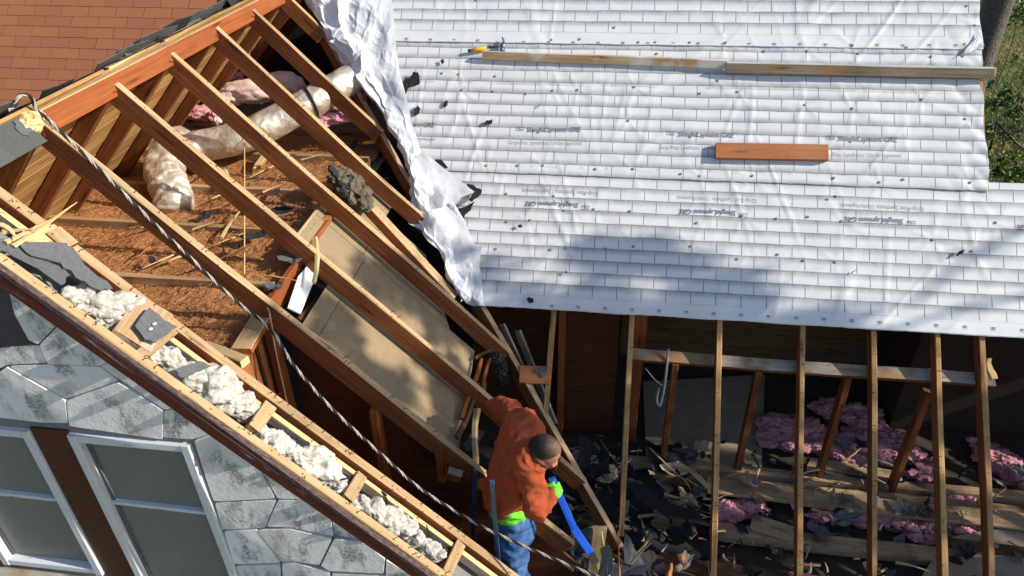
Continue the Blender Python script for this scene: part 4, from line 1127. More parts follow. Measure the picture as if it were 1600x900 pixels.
# course lines drop slightly to the right in the picture
e0, e1 = uv_m(pb(0, 26)), uv_m(pb(235, 31.3)); sk = (e1[1]-e0[1])/(e1[0]-e0[0])
ex = abs(uv_m(pb(100, 60))[1]-uv_m(pb(100, 60+16.6))[1]); tw = abs(uv_m(pb(0, 60))[0]-uv_m(pb(42, 60))[0])
rs = random.Random(8); ref = uv_m(pb(137, 26.5))
me_c = {}
for r in range(-15, 6):
    for k in range(-9, 12):
        u = ref[0]+(k+.5*(r % 2)+.06*math.sin(r*2.1))*tw; v = ref[1]+r*ex+sk*(u-ref[0])
        key = rs.randrange(5)
        if key not in me_c:
            vs, fs = [], []; g = .0045; q = random.Random(key)
            prof = [(g, 0), (tw*.33, q.uniform(-.003, .002)), (tw*.66, q.uniform(-.003, .002)), (tw-g, 0)]
            for z in (0, 1):
                for x, y in prof: vs.append((x, y, (.006 if z else -.004)))
                for x, y in prof: vs.append((x, ex+.01, (.0015 if z else -.006)))
            fs = [(8, 9, 13, 12), (9, 10, 14, 13), (10, 11, 15, 14), (0, 1, 9, 8), (1, 2, 10, 9), (2, 3, 11, 10), (0, 8, 12, 4), (3, 7, 15, 11)]
            me = bpy.data.meshes.new('shingle'); me.from_pydata(vs, [], fs); me.materials.append(MAT['shingle']); me_c[key] = me
        m = Matrix((X+MV*sk, MV, MN)).transposed().to_4x4(); m.translation = B_(u, v, rs.uniform(0, .002))
        if u+tw*.4 > b_lim(v) or u < -8.8: continue
        link(bpy.data.objects.new('shingle', me_c[key]), sh, m)

# ------------------------------------------------------------------ things lying in the gable attic
du = thing('foil_duct', 'silver foil flexible duct crossing the attic with a crushed hanging end', 'duct', atz(300, 240, FZ))
def ducty(pts, r, seed, name, amp=.12, ns=26, sub=7):
    P = spline(pts, sub); vs, fs = tube_geo(P, r, ns, None)
    out = []
    for i, v in enumerate(vs[:len(P)*ns]):
        p = P[i//ns]; d = v-p
        q = V3((v.x*4, v.y*4, v.z*3.2))+V3((seed, 0, 0))
        k = 1+amp*(.5-abs(noise.noise(q))*2)+amp*.55*(.5-abs(noise.noise(q*2.4))*2)+amp*.3*(.5-abs(noise.noise(q*5.5))*2)
        out.append(p+d*k)
    return mesh_obj(name, out, fs, 'foil', du, smooth=True)
ZD = FZ+.16
D0 = [atz(556, 120, ZD+.40), atz(500, 152, ZD+.32), atz(440, 185, ZD+.20), atz(380, 213, ZD+.10), atz(315, 228, ZD+.04), atz(272, 240, ZD+.03)]
ducty(D0, .135, 1, 'duct_run', .045, 40, 16)
D1 = [atz(282, 222, ZD+.05), atz(262, 245, ZD+.04), atz(258, 270, ZD), atz(266, 296, ZD-.07), atz(275, 322, ZD-.13)]
ducty(D1, .135, 5, 'duct_end', .26, 48, 16)
for c, zq in (((486, 160), .30), ((402, 203), .135), ((306, 231), .03)):
    a = atz(*c, ZD+zq); d = (D0[0]-D0[-1]).normalized(); e = d.orthogonal().normalized(); f = d.cross(e)
    tube('strap', [a+(e*math.cos(t*math.pi/8)+f*math.sin(t*math.pi/8))*.128 for t in range(17)], .012, 'blackr', du, 5)
def wool(name, lb, items, mat, seed, amp=.4, freq=2.4, cat='insulation', grp=None, sub=4):
    o = blobs(name, items, mat, None, sub, amp, freq, seed); return tag(o, lb, cat, grp)
def at(px, py, z=0): return atz(px, py, FZ+z)
wool('insulation_batt', 'large pale wrapped insulation batt behind the foil duct', [(at(395, 143, .34), (.30, .15, .11)), (at(440, 130, .38), (.24, .15, .11)), (at(362, 150, .30), (.15, .13, .09))], 'pinkw', 2, .2)
wool('insulation_batt', 'torn pink batt with white ends near the left rafters', [(at(312, 176, .20), (.15, .09, .07)), (at(290, 172, .20), (.07, .09, .06)), (at(338, 182, .19), (.06, .09, .07))], 'pink', 4, .35)
wool('insulation_tuft', 'white tuft at the left end of the pink batt', [(at(287, 176, .26), (.05, .05, .04)), (at(342, 186, .24), (.04, .06, .04))], 'pinkw', 14, .5)
wool('insulation_batt', 'pink batt with tan paper beside the valley end of the duct', [(at(520, 182, .30), (.20, .10, .06)), (at(492, 193, .26), (.14, .08, .05))], 'pink', 6, .35)
wool('insulation_batt', 'pink wool strip far up under the second rafter', [(at(358, 118, .40), (.15, .08, .06))], 'pink', 16, .35)
scrap('kraft_sheet', at(528, 168, .38), Z, .18, 4, 'kraft', None, .5, .2, .3); tag(COL.objects['kraft_sheet'] if 'kraft_sheet' in COL.objects else bpy.data.objects['kraft_sheet'], 'tan paper facing folded over the pink batt by the valley', 'paper sheet')
o = scrap('kraft_sheet', at(328, 152, .32), Z, .20, 6, 'kraft', None, .45, .1, .3); tag(o, 'tan paper facing lying beyond the pink batt with white ends', 'paper sheet')
o = blobs('roofing_debris', [(pw(545, 290, -.05), (.10, .13, .07)), (pw(560, 306, -.06), (.09, .12, .06)), (pw(532, 276, -.06), (.09, .10, .06)), (pw(570, 318, -.07), (.06, .08, .06))], 'gritc', None, 4, .5, 1.0, 8, True, smooth=False, hf=.3)
tag(o, 'big clump of dark grey torn roofing hanging between two rafters', 'debris')
for i, (x, y, r, a) in enumerate(((523, 268, .08, .3), (556, 278, .07, 1.), (572, 318, .07, 2.), (540, 300, .09, .8), (550, 312, .07, 2.4), (562, 296, .08, 1.7), (535, 285, .06, .1))):
    scrap('torn_layer', pw(x, y, .03), WN+Y*.4*math.sin(i*2.3)+X*.4*math.cos(i*1.7), r, 60+i, ('felt', 'gritc', 'gritc')[i % 3], o, .7, a, .5, .022)
# white drywall corner and vertical broken stake
o = slab('plasterboard_piece', [pw(466, 432, -.13), pw(492, 402, -.13), pw(490, 440, -.14), pw(470, 490, -.16), pw(450, 480, -.15)], WN, .012, 'white', None); tag(o, 'bright white piece of plasterboard in the gap beside the ceiling panel', 'plasterboard')
o = splinter('broken_stake', pw(494, 370, .0), pw(492, 442, -.03), .06, 'pale', None, 5, (.7, .55)); tag(o, 'split upright stick of fresh wood broken across the second rafter', 'broken wood')
o = slab('bark_board', [at(486, 312, .05), at(515, 312, .05), at(518, 340, .04), at(494, 344, .04)], Z, .015, 'orange', None); tag(o, 'small orange square of board lying on the brown wool', 'board piece')
o = tube('cord', [at(382, 190, .35), at(382, 260, .2), at(382, 330, .12), at(382, 428, .04)], .004, 'ropey', None, 6); tag(o, 'thin pale cord hanging straight through the attic', 'cord')
FA = [('ring of black felt on the brown wool by the second rafter', (461, 402), .11, 1.2), ('long black felt strip across the lower joist', (398, 368), .15, .45), ('black felt scrap right of the foil duct end', (320, 337), .13, .45), ('grey felt scrap on the wool below the third rafter', (478, 355), .10, .8), ('black felt piece left of the broken stake', (440, 330), .11, .8), ('curled black felt scrap under the second rafter', (370, 385), .06, .6), ('flat black felt scrap near the string', (400, 282), .06, .7), ('black felt shred on the far wool', (432, 300), .08, .5), ('dark felt shred near the rope', (238, 408), .07, .5), ('black felt corner by the floor edge', (430, 448), .09, .5)]
for i, (lb, q, r, asp) in enumerate(FA):
    o = scrap('felt_scrap', at(*q, .05), Z, r, 80+i, 'felt' if i % 3 else 'feltg', None, asp, i*.7, .35); tag(o, lb, 'felt scrap', 'felt scraps in the gable attic')
SPL = [((330, 262), (312, 282)), ((445, 250), (390, 278)), ((395, 265), (428, 232)), ((420, 240), (470, 238)), ((360, 320), (322, 328)), ((300, 358), (345, 345)), ((345, 372), (382, 318)), ((270, 398), (222, 420)), ((240, 380), (215, 402)), ((285, 400), (262, 408)), ((455, 270), (482, 262)), ((410, 300), (440, 288)), ((330, 410), (300, 418)), ((380, 365), (342, 380)), ((470, 250), (505, 240)), ((360, 300), (330, 310)), ((500, 225), (512, 222)), ((422, 430), (468, 440)), ((250, 350), (220, 356)), ((402, 252), (418, 262)), ((438, 375), (446, 390)), ((350, 265), (372, 300))]
for i, (a, b) in enumerate(SPL):
    o = splinter('splinter', at(*a, .04), at(*b, .07), .022 if i % 3 else .035, 'pale' if i % 4 else 'orange', None, i, (1, .25)); m_ = ((a[0]+b[0])/2, (a[1]+b[1])/2); l_ = math.hypot(a[0]-b[0], a[1]-b[1]); tag(o, '%s %s splinter on the brown wool %s the pale cord, %s' % ('short' if l_ < 26 else ('medium' if l_ < 40 else 'long'), 'orange' if i % 4 == 0 else 'pale', 'left of' if m_[0] < 378 else 'right of', 'near the duct' if m_[1] < 275 else ('in mid floor' if m_[1] < 350 else 'near the rope')), 'splinter', 'wood splinters in the gable attic')
o = board('wood_block', at(300, 262, .06), at(330, 248, .06), Z, .05, .08, ('oldlit', 'orange'), None); tag(o, 'short brown wood block right beside the crushed duct end', 'wood block')
o = board('wood_block', at(402, 258, .06), at(417, 236, .08), Z, .04, .06, ('orange', 'pale'), None); tag(o, 'small tilted orange wood block beside the long splinters', 'wood block')

# ------------------------------------------------------------------ ropes
def twisted(name, pts, lb, r=.0075, pitch=.085, mats=('ropew', 'ropeb'), strands=(0, 1, 1, 0), parent=None):
    P = spline(pts, 14); vs, fs, fm = [], [], []
    acc = [0]
    for a, b in zip(P, P[1:]): acc.append(acc[-1]+(b-a).length)
    R = []
    L = acc[-1]; n = int(L/.011); j = 0
    for i in range(n+1):
        d = L*i/n
        while j < len(acc)-2 and acc[j+1] < d: j += 1
        R.append(P[j].lerp(P[j+1], (d-acc[j])/max(1e-6, acc[j+1]-acc[j])))
    for k, mi in enumerate(strands):
        H = []; t0 = None
        for i, p in enumerate(R):
            t = (R[min(i+1, n)]-R[max(i-1, 0)]).normalized()
            if t0 is None: t0 = t.orthogonal().normalized()
            t0 = (t0-t*t0.dot(t)).normalized(); b = t.cross(t0); a = 2*math.pi*(L*i/n/pitch + k/len(strands))
            H.append(p+(t0*math.cos(a)+b*math.sin(a))*r)
        v, f = tube_geo(H, r*.82, 6); o = len(vs); vs += v; fs += [tuple(x+o for x in q) for q in f]; fm += [mi]*len(f)
    o = mesh_obj(name, vs, fs, list(mats), parent, fm, smooth=True)
    if lb: tag(o, lb, 'rope')
    return o
def rp(x, y, yy): return aty(x, y, yy)
RP = [pw(12, 172, .10), pw(25, 163, .10), pw(29, 151, .13), pw(41, 148, .14), pw(51, 156, .11), pw(57, 172, .06)]
for k, (x, y) in enumerate(((75, 186), (100, 211), (150, 259), (200, 309), (250, 358), (300, 405), (345, 449), (385, 484), (404, 497))): RP.append(rp(x, y, 3.33-.012*k))
for k, (x, y) in enumerate(((430, 524), (460, 572), (520, 640), (600, 714), (660, 766), (740, 815), (800, 845), (870, 875), (925, 898))): RP.append(rp(x, y, 3.20-.062*k))
RP.append(rp(990, 925, 2.66))
twisted('rope', RP, 'black and white braided rope running down over the gable rafters', .0058, .125, strands=(0, 0, 1, 1))
twisted('cord', [atz(392, 474, FZ+.06), atz(416, 480, FZ+.10), rp(423, 500, 3.25), rp(430, 545, 3.27), rp(449, 632, 3.28)], 'yellow twisted cord hanging down over the floor edge', .0035, .03, ('ropey', 'ropew'), (0, 1, 0))
o = tube('cable', spline([pm(1044, 545, -.1), pm(1041, 580, -.13), pm(1036, 615, -.20), pm(1031, 634, -.22), pm(1026, 625, -.22), pm(1030, 605, -.2)], 5), .011, 'cable', None, 8); tag(o, 'grey flat cable looped over the horizontal board under the rafters', 'cable')
o = tube('wire', spline([pm(1008, 575, -.1), pm(1022, 592, -.12), pm(1034, 602, -.14)], 4), .004, 'cable', None, 6); tag(o, 'thin grey wire beside the looped cable', 'wire')
for a, b, y in (((768, 752), (778, 880), 2.93), ((742, 735), (738, 840), 3.25)):
    o = board('metal_bar', rp(*a, y), rp(*b, y), -Y, .012, .03, ('steelb', 'steelb'), None); tag(o, 'upright grey strap in front of the workman' if y < 3 else 'upright grey strap behind the workman at his left', 'metal strap')
# ------------------------------------------------------------------ the workman
def evalmesh(me, mods):
    o = bpy.data.objects.new('tmp', me); COL.objects.link(o)
    for kind, kw in mods:
        m = o.modifiers.new('m', kind)
        for a, b in kw.items(): setattr(m, a, b)
    bpy.context.view_layer.update()
    out = bpy.data.meshes.new_from_object(o.evaluated_get(bpy.context.evaluated_depsgraph_get()))
    vs = [v.co.copy() for v in out.vertices]; fs = [tuple(p.vertices) for p in out.polygons]
    COL.objects.unlink(o); bpy.data.objects.remove(o); bpy.data.meshes.remove(out)
    return vs, fs
def fused(name, caps, ells, mat, parent, voxel=.012, sm=4, fold=0., ffreq=9, seed=0, cut=None):
    """tapered limbs and rounded masses fused into one continuous skin"""
    vs, fs = [], []
    def add(v, f):
        b = len(vs); vs.extend(v); fs.extend(tuple(i+b for i in q) for q in f)
    I = ico(3)
    for A, ra, B, rb in caps:
        A, B = V3(A), V3(B); n = 8
        pts, rr = [], []
        d = (B-A).normalized()
        for k in range(6): a = math.pi/2*(1-k/6); pts.append(A-d*ra*math.sin(a)); rr.append(max(.001, ra*math.cos(a)))
        for k in range(n+1): t = k/n; pts.append(A.lerp(B, t)); rr.append(ra+(rb-ra)*t)
        for k in range(1, 7): a = math.pi/2*k/6; pts.append(B+d*rb*math.sin(a)); rr.append(max(.001, rb*math.cos(a)))
        add(*tube_geo(pts, 1, 16, rr))
    for c, ax, r in ells:                               # centre, 3 axes, 3 radii
        c = V3(c); add([c+ax[0]*(p.x*r[0])+ax[1]*(p.y*r[1])+ax[2]*(p.z*r[2]) for p in I[0]], I[1])
    me = bpy.data.meshes.new('tmp'); me.from_pydata(vs, [], fs)
    v2, f2 = evalmesh(me, [('REMESH', dict(mode='VOXEL', voxel_size=voxel)), ('SMOOTH', dict(factor=.5, iterations=sm))])
    if fold:
        me2 = bpy.data.meshes.new('t'); me2.from_pydata(v2, [], f2); me2.update()
        v2 = [v.co + v.normal*fold*fold_f(v.co, ffreq, seed) for v in me2.vertices]
    return mesh_obj(name, v2, f2, mat, parent, smooth=True)
def fold_f(p, f, s):
    q = V3((p.x*f*.7+s, p.y*f*.7, p.z*f*1.1))
    a = .55-abs(noise.noise(q))*2.2; b = .5-abs(noise.noise(q*2.3+V3((4, 2, 1))))*2
    return a*.7+b*.35
pelv = aty(801, 822, 3.14); waist = aty(794, 768, 3.14); chest = aty(812, 712, 3.21); upb = aty(818, 672, 3.24)
neck = aty(836, 690, 3.17); H = aty(851, 706, 3.06)
shR, shL = aty(829, 728, 3.00), aty(810, 652, 3.41)
elR, wrR = aty(838, 796, 2.90), aty(866, 771, 2.98)
elL, wrL = aty(776, 634, 3.60), aty(822, 690, 3.62)
FT = -4.93
kneeR, kneeL = V3((pelv.x+.05, 3.02, FT+.50)), V3((pelv.x-.02, 3.30, FT+.50))
ftR, ftL = V3((pelv.x-.02, 3.00, FT+.07)), V3((pelv.x-.08, 3.34, FT+.07))
hipR, hipL = pelv+V3((.0, -.09, -.02)), pelv+V3((.0, .09, -.02))
fd = V3((.74, -.20, -.66)).normalized(); cu = (V3((.42, -.10, .90))-fd*V3((.42, -.10, .90)).dot(fd)).normalized(); rt = fd.cross(cu)
worker = thing('person', 'workman in an orange sweatshirt and jeans bending over the open rafters with a blue bar', 'person', V3((pelv.x, 3.15, FT)))
tors = (chest-waist).normalized(); sd = (shR-shL).normalized(); fwd = sd.cross(tors).normalized(); sd = tors.cross(fwd)
bodycaps = [(hipR, .085, kneeR, .055), (kneeR, .052, ftR, .038), (hipL, .085, kneeL, .055), (kneeL, .052, ftL, .038),
            (pelv, .12, waist, .115), (waist, .115, chest, .13), (chest, .13, upb, .10), (upb, .07, neck, .058), (neck, .056, H-cu*.05-fd*.02, .055),
            (shR, .055, elR, .042), (elR, .040, wrR, .028), (shL, .055, elL, .042), (elL, .040, wrL, .028), (shR, .06, upb, .07), (shL, .06, upb, .07),
            (ftR, .04, ftR+V3((.16, 0, -.03)), .032), (ftL, .04, ftL+V3((.16, 0, -.03)), .032), (wrL, .03, wrL+V3((.03, .02, -.08)), .03)]
ax = (fd, rt, cu)
bodyells = [(H+cu*.015-fd*.012, ax, (.098, .077, .098)), (H-cu*.045+fd*.035, ax, (.066, .060, .075)),          # skull, face
            (H+fd*.108-cu*.03, ax, (.016, .013, .026)), (H+fd*.09-cu*.005, ax, (.02, .05, .012)),              # nose, brow
            (H+fd*.088-cu*.075, ax, (.016, .026, .010)), (H+fd*.075-cu*.105, ax, (.022, .026, .016)),          # mouth, chin
            (H+rt*.078-cu*.03-fd*.008, ax, (.024, .014, .036)), (H-rt*.078-cu*.03-fd*.008, ax, (.020, .010, .032))]   # ears
body = fused('body', bodycaps, bodyells, 'skin', worker, .010, 3)
# cropped hair: a thin cap over the skull, with a clean edge round ears and forehead
def cap_hair():
    I = ico(5); keep = []; vs = []; idx = {}
    for i, p in enumerate(I[0]):
        e = p.z*.9 - max(0, p.x)*.95 - .5*max(0, p.x-.35) + .22*max(0, -p.x)
        if e > -.08+.05*noise.noise(p*6): idx[i] = len(vs); q = V3((p.x*.1005, p.y*.0795, p.z*.1005)); k = 1+.014*noise.noise(p*26); vs.append(H+cu*.015-fd*.012+(fd*q.x+rt*q.y+cu*q.z)*k)
    fs = [tuple(idx[i] for i in f) for f in I[1] if all(i in idx for i in f)]
    return mesh_obj('hair', vs, fs, 'hair', worker, smooth=True)
cap_hair()
gl = mesh_obj('glasses', *tube_geo(spline([H+fd*.085+rt*.055+cu*.0, H+fd*.03+rt*.086+cu*.002, H-fd*.03+rt*.086-cu*.01, H-fd*.085+rt*.05-cu*.02, H-fd*.105-cu*.024], 4), .0045, 6), 'blackr', worker, smooth=True)
for s in (-.032, .032):
    mesh_obj('lens', *tube_geo([H+fd*.105+rt*s-cu*.008, H+fd*.108+rt*s-cu*.008], .021, 12), 'blackr', gl)
# sweatshirt, shirt hem, jeans, boots
sw = [(waist-tors*.03, .150, chest, .165), (chest, .165, upb, .125), (upb, .11, neck-(neck-upb).normalized()*.02, .076), (shR, .088, elR, .068), (elR, .066, wrR-(wrR-elR).normalized()*.03, .046),
      (shL, .088, elL, .070), (elL, .066, wrL, .045), (shR, .09, upb, .115), (shL, .09, upb, .115), (shR, .085, chest, .13), (shL, .085, chest, .13), (shR.lerp(chest, .5), .12, waist+sd*.04, .12), (shL.lerp(chest, .5), .12, waist-sd*.04, .12)]
fused('sweatshirt', sw, [(chest+tors*.05, (fwd, sd, tors), (.150, .225, .21)), (waist, (fwd, sd, tors), (.15, .185, .10))], 'sweater', worker, .009, 2, .034, 8, 3)
fused('cuff', [(wrR-(wrR-elR).normalized()*.035, .043, wrR-(wrR-elR).normalized()*.012, .041)], [], 'sweater', worker, .006, 1)
dn = (pelv-waist).normalized()
fused('shirt_hem', [(waist+dn*.04, .128, waist+dn*.10, .148)], [(waist+dn*.075, (fwd, sd, tors), (.150, .182, .052))], 'lime', worker, .008, 2, .008, 12, 5)
fused('jeans', [(hipR, .108, kneeR, .082), (kneeR, .080, ftR, .068), (hipL, .108, kneeL, .082), (kneeL, .080, ftL, .068), (waist+dn*.14, .135, pelv, .14)],
      [(pelv, (fwd, sd, tors), (.145, .175, .13))], 'jeans', worker, .009, 2, .026, 9, 8)
for f in (ftR, ftL): fused('boot', [(f+V3((-.02, 0, .03)), .06, f+V3((-.02, 0, -.02)), .055), (f+V3((0, 0, -.025)), .048, f+V3((.17, 0, -.035)), .042)], [], 'blackr', worker, .009, 2)
# pry bar and the gloved hands round it
b0, b1, b2, b3 = aty(863, 750, 3.035), aty(868, 764, 3.045), aty(898, 828, 3.08), aty(924, 866, 3.06)
bd = (b2-b1).normalized()
pr = thing('pry_bar', 'bright blue flat pry bar in the green gloved hand of the workman', 'pry bar', b1)
fw_ = CF.cross(bd).normalized()
board('shaft', b0, b2, -CF, .022, .044, ('blue', 'blue'), pr, wob=.0005, ch=.004)
board('rib', b1.lerp(b2, .12)-CF*.004, b2-CF*.004, -CF, .01, .014, ('blue', 'blue'), pr, wob=.0003)
board('foot', b2-bd*.012-CF*.002, b3, -CF, .016, .050, ('blue', 'blue'), pr, wob=.0005)
board('claw', b3-(b3-b2).normalized()*.01-CF*.001, b3+(b3-b2).normalized()*.06+V3((0, 0, -.03)), -CF, .010, .052, ('steel', 'steel'), pr, wob=.0005)
def glove(wr_, at_, name):
    # fingers curl round the bar at at_, palm on the near side
    side = fw_ if fw_.dot(wr_-at_) > 0 else -fw_
    out = -CF
    pc = at_+side*.045+out*.012
    caps = [(wr_, .040, wr_.lerp(pc, .5), .040), (wr_.lerp(pc, .35), .044, pc, .036)]
    for k, (o, l) in enumerate(((.036, .9), (.013, 1.), (-.011, .95), (-.034, .78))):
        c = at_+bd*-o
        a = c+side*.046+out*.022; b = c+side*.012+out*.034*1.05; d = c-side*.026+out*.026*l; e = c-side*.030-out*.004
        caps += [(pc+bd*-o*.8, .016, a, .0135), (a, .0125, b, .0115), (b, .0115, d, .0105), (d, .0105, e, .0095)]
    th = [pc-bd*.03, at_-bd*.060+side*.030+out*.02, at_-bd*.066-side*.004+out*.026]
    caps += [(th[0], .016, th[1], .0135), (th[1], .0130, th[2], .011)]
    ell = [(pc, (bd, side, out), (.046, .026, .024))]
    return fused(name, caps, ell, 'lime', worker, .0045, 2, .002, 30, 2)
glove(wrR+(wrR-elR).normalized()*.01, b1, 'glove')

# ------------------------------------------------------------------ rubble on the dark attic floor
def fz(px, py, z=-4.9): return atz(px, py, z)
PK = [('long pink wool heap between the second and third studs', [(1215, 665, .14), (1250, 672, .17), (1285, 690, .14), (1240, 690, .12), (1310, 700, .13), (1205, 685, .10)], .5),
      ('bright pink wool heap behind the middle rafters', [(1345, 690, .15), (1375, 712, .16), (1410, 715, .14), (1440, 735, .12), (1330, 722, .11), (1360, 668, .12), (1395, 690, .12)], .5),
      ('pink wool heap at the right edge of the attic', [(1555, 715, .12), (1575, 728, .12), (1590, 745, .09), (1540, 700, .08)], .5),
      ('dim purple pink wool far back under the roof', [(1300, 640, .13), (1345, 645, .13)], .45),
      ('purple pink wool tuft in the gap under the wide plank at left', [(1145, 798, .10), (1172, 795, .10), (1130, 806, .07)], .5),
      ('pink wool showing between the two front joists', [(1285, 808, .09), (1345, 808, .10), (1400, 815, .10), (1440, 830, .10)], .5),
      ('small pink wool tuft by the plank on the right', [(1490, 820, .09), (1510, 822, .08), (1480, 776, .09), (1500, 785, .08)], .5)]
for i, (lb, it, amp) in enumerate(PK):
    rp_ = random.Random(i)
    L = []
    for x, y, r in it:
        L.append((fz(x, y, -5.02), (r*1.4, r*.95, r*.55)))
        for q in range(3): L.append((fz(x+rp_.uniform(-22, 22), y+rp_.uniform(-13, 13), -4.98), (r*.55, r*.4, r*.30)))
    tag(blobs('pink_wool', L, 'pink', None, 4, .5, 1.5, 20+i, i % 2 == 0, hf=.55), lb, 'insulation', 'pink wool in the right attic')
rd = random.Random(77)
ORD = ('left of the first rafter', 'between the first and second rafters', 'between the second and third rafters', 'between the third and fourth rafters', 'between the fourth and fifth rafters', 'between the two rightmost rafters', 'right of the last rafter')
def where(x, y):
    k = sum(x > q for q in (972, 1116, 1252, 1364, 1470, 1543))
    return ('in the rubble ' if k < 2 else 'on the floor ')+ORD[k]+', '+('far back' if y < 735 else ('up front' if y > 845 else 'midway'))
k = 0
for i in range(300):
    x, y = rd.uniform(880, 1610), rd.uniform(690, 905)
    if i < 90: x, y = rd.uniform(880, 1110), rd.uniform(700, 905)
    z = -4.88+rd.uniform(-.12, .06)
    if rd.random() < .42:
        r = rd.choice((.03, .045, .06, .09, .12, .16)) * (1.1 if x < 1110 else .8)
        asp = rd.uniform(.35, 1); mt = rd.choice(('felt', 'felt', 'feltg', 'gritd', 'felt', 'dust', 'attic'))
        o = scrap('felt_scrap' if mt in ('felt', 'feltg', 'gritd') else 'board_scrap', fz(x, y, z), V3((rd.gauss(0, .35), rd.gauss(-.1, .35), 1)), r, 300+i, mt, None, asp, rd.uniform(0, 6.28), rd.uniform(.1, .9))
        w_ = where(x, y)
        nm = {'felt': 'black felt scrap', 'feltg': 'grey felt scrap', 'gritd': 'dark shingle scrap', 'dust': 'tan board scrap', 'attic': 'brown board scrap'}[mt]
        tag(o, '%s%s %s %s' % ('small' if r < .05 else ('medium' if r < .1 else 'broad'), ' slim' if asp < .5 else (' round' if asp > .85 else ''), nm, w_), 'scrap', 'scraps in the rubble of the right attic')
    else:
        a = rd.uniform(0, 6.28); l = rd.choice((.05, .08, .12, .2, .3))*rd.uniform(.7, 1.3); d = V3((math.cos(a), math.sin(a)*.7, rd.uniform(-.25, .3)))*l
        p = fz(x, y, z+.02)
        sm = rd.choice(('pale', 'attic', 'attic', 'old', 'darkw', 'grayw')); o = splinter('splinter', p, p+d, rd.uniform(.012, .04), sm, None, 500+i, (1, .2))
        tag(o, '%s %s splinter %s' % ('short' if l < .11 else ('medium' if l < .21 else 'long'), {'pale': 'pale', 'attic': 'tan', 'old': 'reddish', 'darkw': 'dark', 'grayw': 'grey'}[sm], where(x, y)), 'splinter', 'wood splinters in the rubble of the right attic')
for i, (lb, pts, z, m, curl) in enumerate((('long curved black felt strip sweeping across the rubble beside the second rafter', [(975, 748), (1000, 750), (1040, 785), (1090, 800), (1110, 820), (1060, 815), (1010, 790)], -4.80, 'felt', .1),
        ('upright grey felt triangle beside the broken board', [(977, 833), (988, 850), (1006, 882), (990, 886), (976, 880)], -4.72, 'feltg', .1),
        ('grey felt lump at the bottom left of the rubble', [(950, 882), (985, 880), (1015, 888), (1005, 900), (955, 902)], -4.74, 'feltg', .4),
        ('black felt sheet in the shade at the foot of the left studs', [(1005, 690), (1055, 700), (1085, 740), (1070, 750), (1020, 735)], -4.85, 'felt', .5),
        ('black felt scrap draped on the lower front joist', [(1145, 818), (1165, 820), (1170, 834), (1155, 830)], -4.84, 'felt', .2),
        ('black felt scrap at the right end of the wide plank', [(1440, 790), (1452, 776), (1450, 798), (1462, 806), (1435, 808)], -4.85, 'felt', .3),
        ('pale grey bent sheet lying by the left rafter in the rubble', [(1030, 730), (1060, 722), (1085, 738), (1050, 748)], -4.84, 'plankw', .4),
        ('grey curled roofing piece above the front joist in the middle', [(1290, 805), (1320, 800), (1345, 808), (1330, 820), (1300, 822)], -4.84, 'feltg', .8),
        ('dark felt heap in front of the workman', [(905, 700), (950, 715), (955, 745), (920, 760), (900, 735)], -4.7, 'felt', .9))):
    tag(scrap_px('felt_piece', pts, lambda x, y, n: fz(x, y, z+n), m, 150+i, curl=curl), lb, 'felt piece')
blobs_it = [(fz(928, 726, -4.75), (.10, .08, .07)), (fz(945, 738, -4.78), (.09, .08, .06)), (fz(905, 715, -4.78), (.07, .06, .05))]
tag(blobs('rubble_lump', blobs_it, 'dust', None, 4, .8, 3, 31, True, smooth=False), 'tan crumbled lump in the rubble right of the workman head', 'rubble')
tag(blobs('rubble_heap', [(fz(900, 760, -5.07), (.25, .3, .12)), (fz(960, 790, -5.08), (.3, .3, .12)), (fz(1040, 850, -5.08), (.4, .25, .10)), (fz(930, 830, -5.07), (.25, .2, .13)), (fz(1010, 760, -5.08), (.2, .2, .10))], 'felt', None, 4, .4, 1.6, 41, False, hf=.1), 'dark heap of rubble covering the floor in front of the workman', 'rubble')
tag(blobs('debris_clump', [(pw(782, 575, -.15), (.05, .06, .08)), (pw(776, 560, -.12), (.05, .05, .05)), (pw(788, 590, -.2), (.04, .05, .06))], 'gritd', None, 4, .7, 3, 33, True, smooth=False), 'grey crumbled clump caught behind the valley board', 'debris')
y3 = 3.32
def fp(x, y, yy=y3): return aty(x, y, yy)
bb = board('broken_board', fp(937, 832, 3.3), fp(926, 912, 3.22), -Y*.8+Z*.3+X*.3, .03, .10, ('orange', 'pale'), None, rag=(.03, 0)); tag(bb, 'upright split board with felt stuck on it at the bottom of the picture', 'broken board')
scrap_px('felt_scrap', [(938, 858), (950, 850), (958, 880), (950, 902), (934, 900)], lambda x, y, n: fp(x, y, 3.19), 'feltg', 91, bb, curl=.1)
for i, (a, b, w, m, lb) in enumerate((((951, 905), (940, 828), .05, 'pale', 'jagged golden split of the upright broken board'), ((940, 893), (956, 868), .018, 'pale', 'pale splinter leaning on the felt of the broken board'), ((987, 878), (1017, 848), .028, 'pale', 'pale wood stick slanting up right of the broken board'), ((1048, 912), (1046, 880), .07, 'orange', 'pointed orange wood stub at the bottom edge'), ((1060, 868), (1072, 885), .05, 'orange', 'small orange broken wood chip in the rubble'), ((1015, 700), (1070, 752), .02, 'pale', 'long thin lath slanting across the rubble'), ((868, 732), (888, 746), .09, 'orange', 'orange broken board end behind the gloved hand'), ((968, 905), (966, 830), .03, 'orange', 'narrow orange split standing beside the valley rafter'))):
    yy = 3.22 if i < 3 or i == 7 else None
    if yy: A, B = fp(*a, yy), fp(*b, yy)
    else: A, B = fz(*a, -4.78), fz(*b, -4.70)
    tag(splinter('broken_wood', A, B, w, m, None, 60+i, (1, .3)), lb, 'broken wood')
tag(board('lath', fz(1080, 735, -4.8), fz(1115, 768, -4.82), Z, .012, .05, ('pale', 'pale'), None, rag=(.01, .02)), 'pale broken lath near the second stud', 'broken wood')

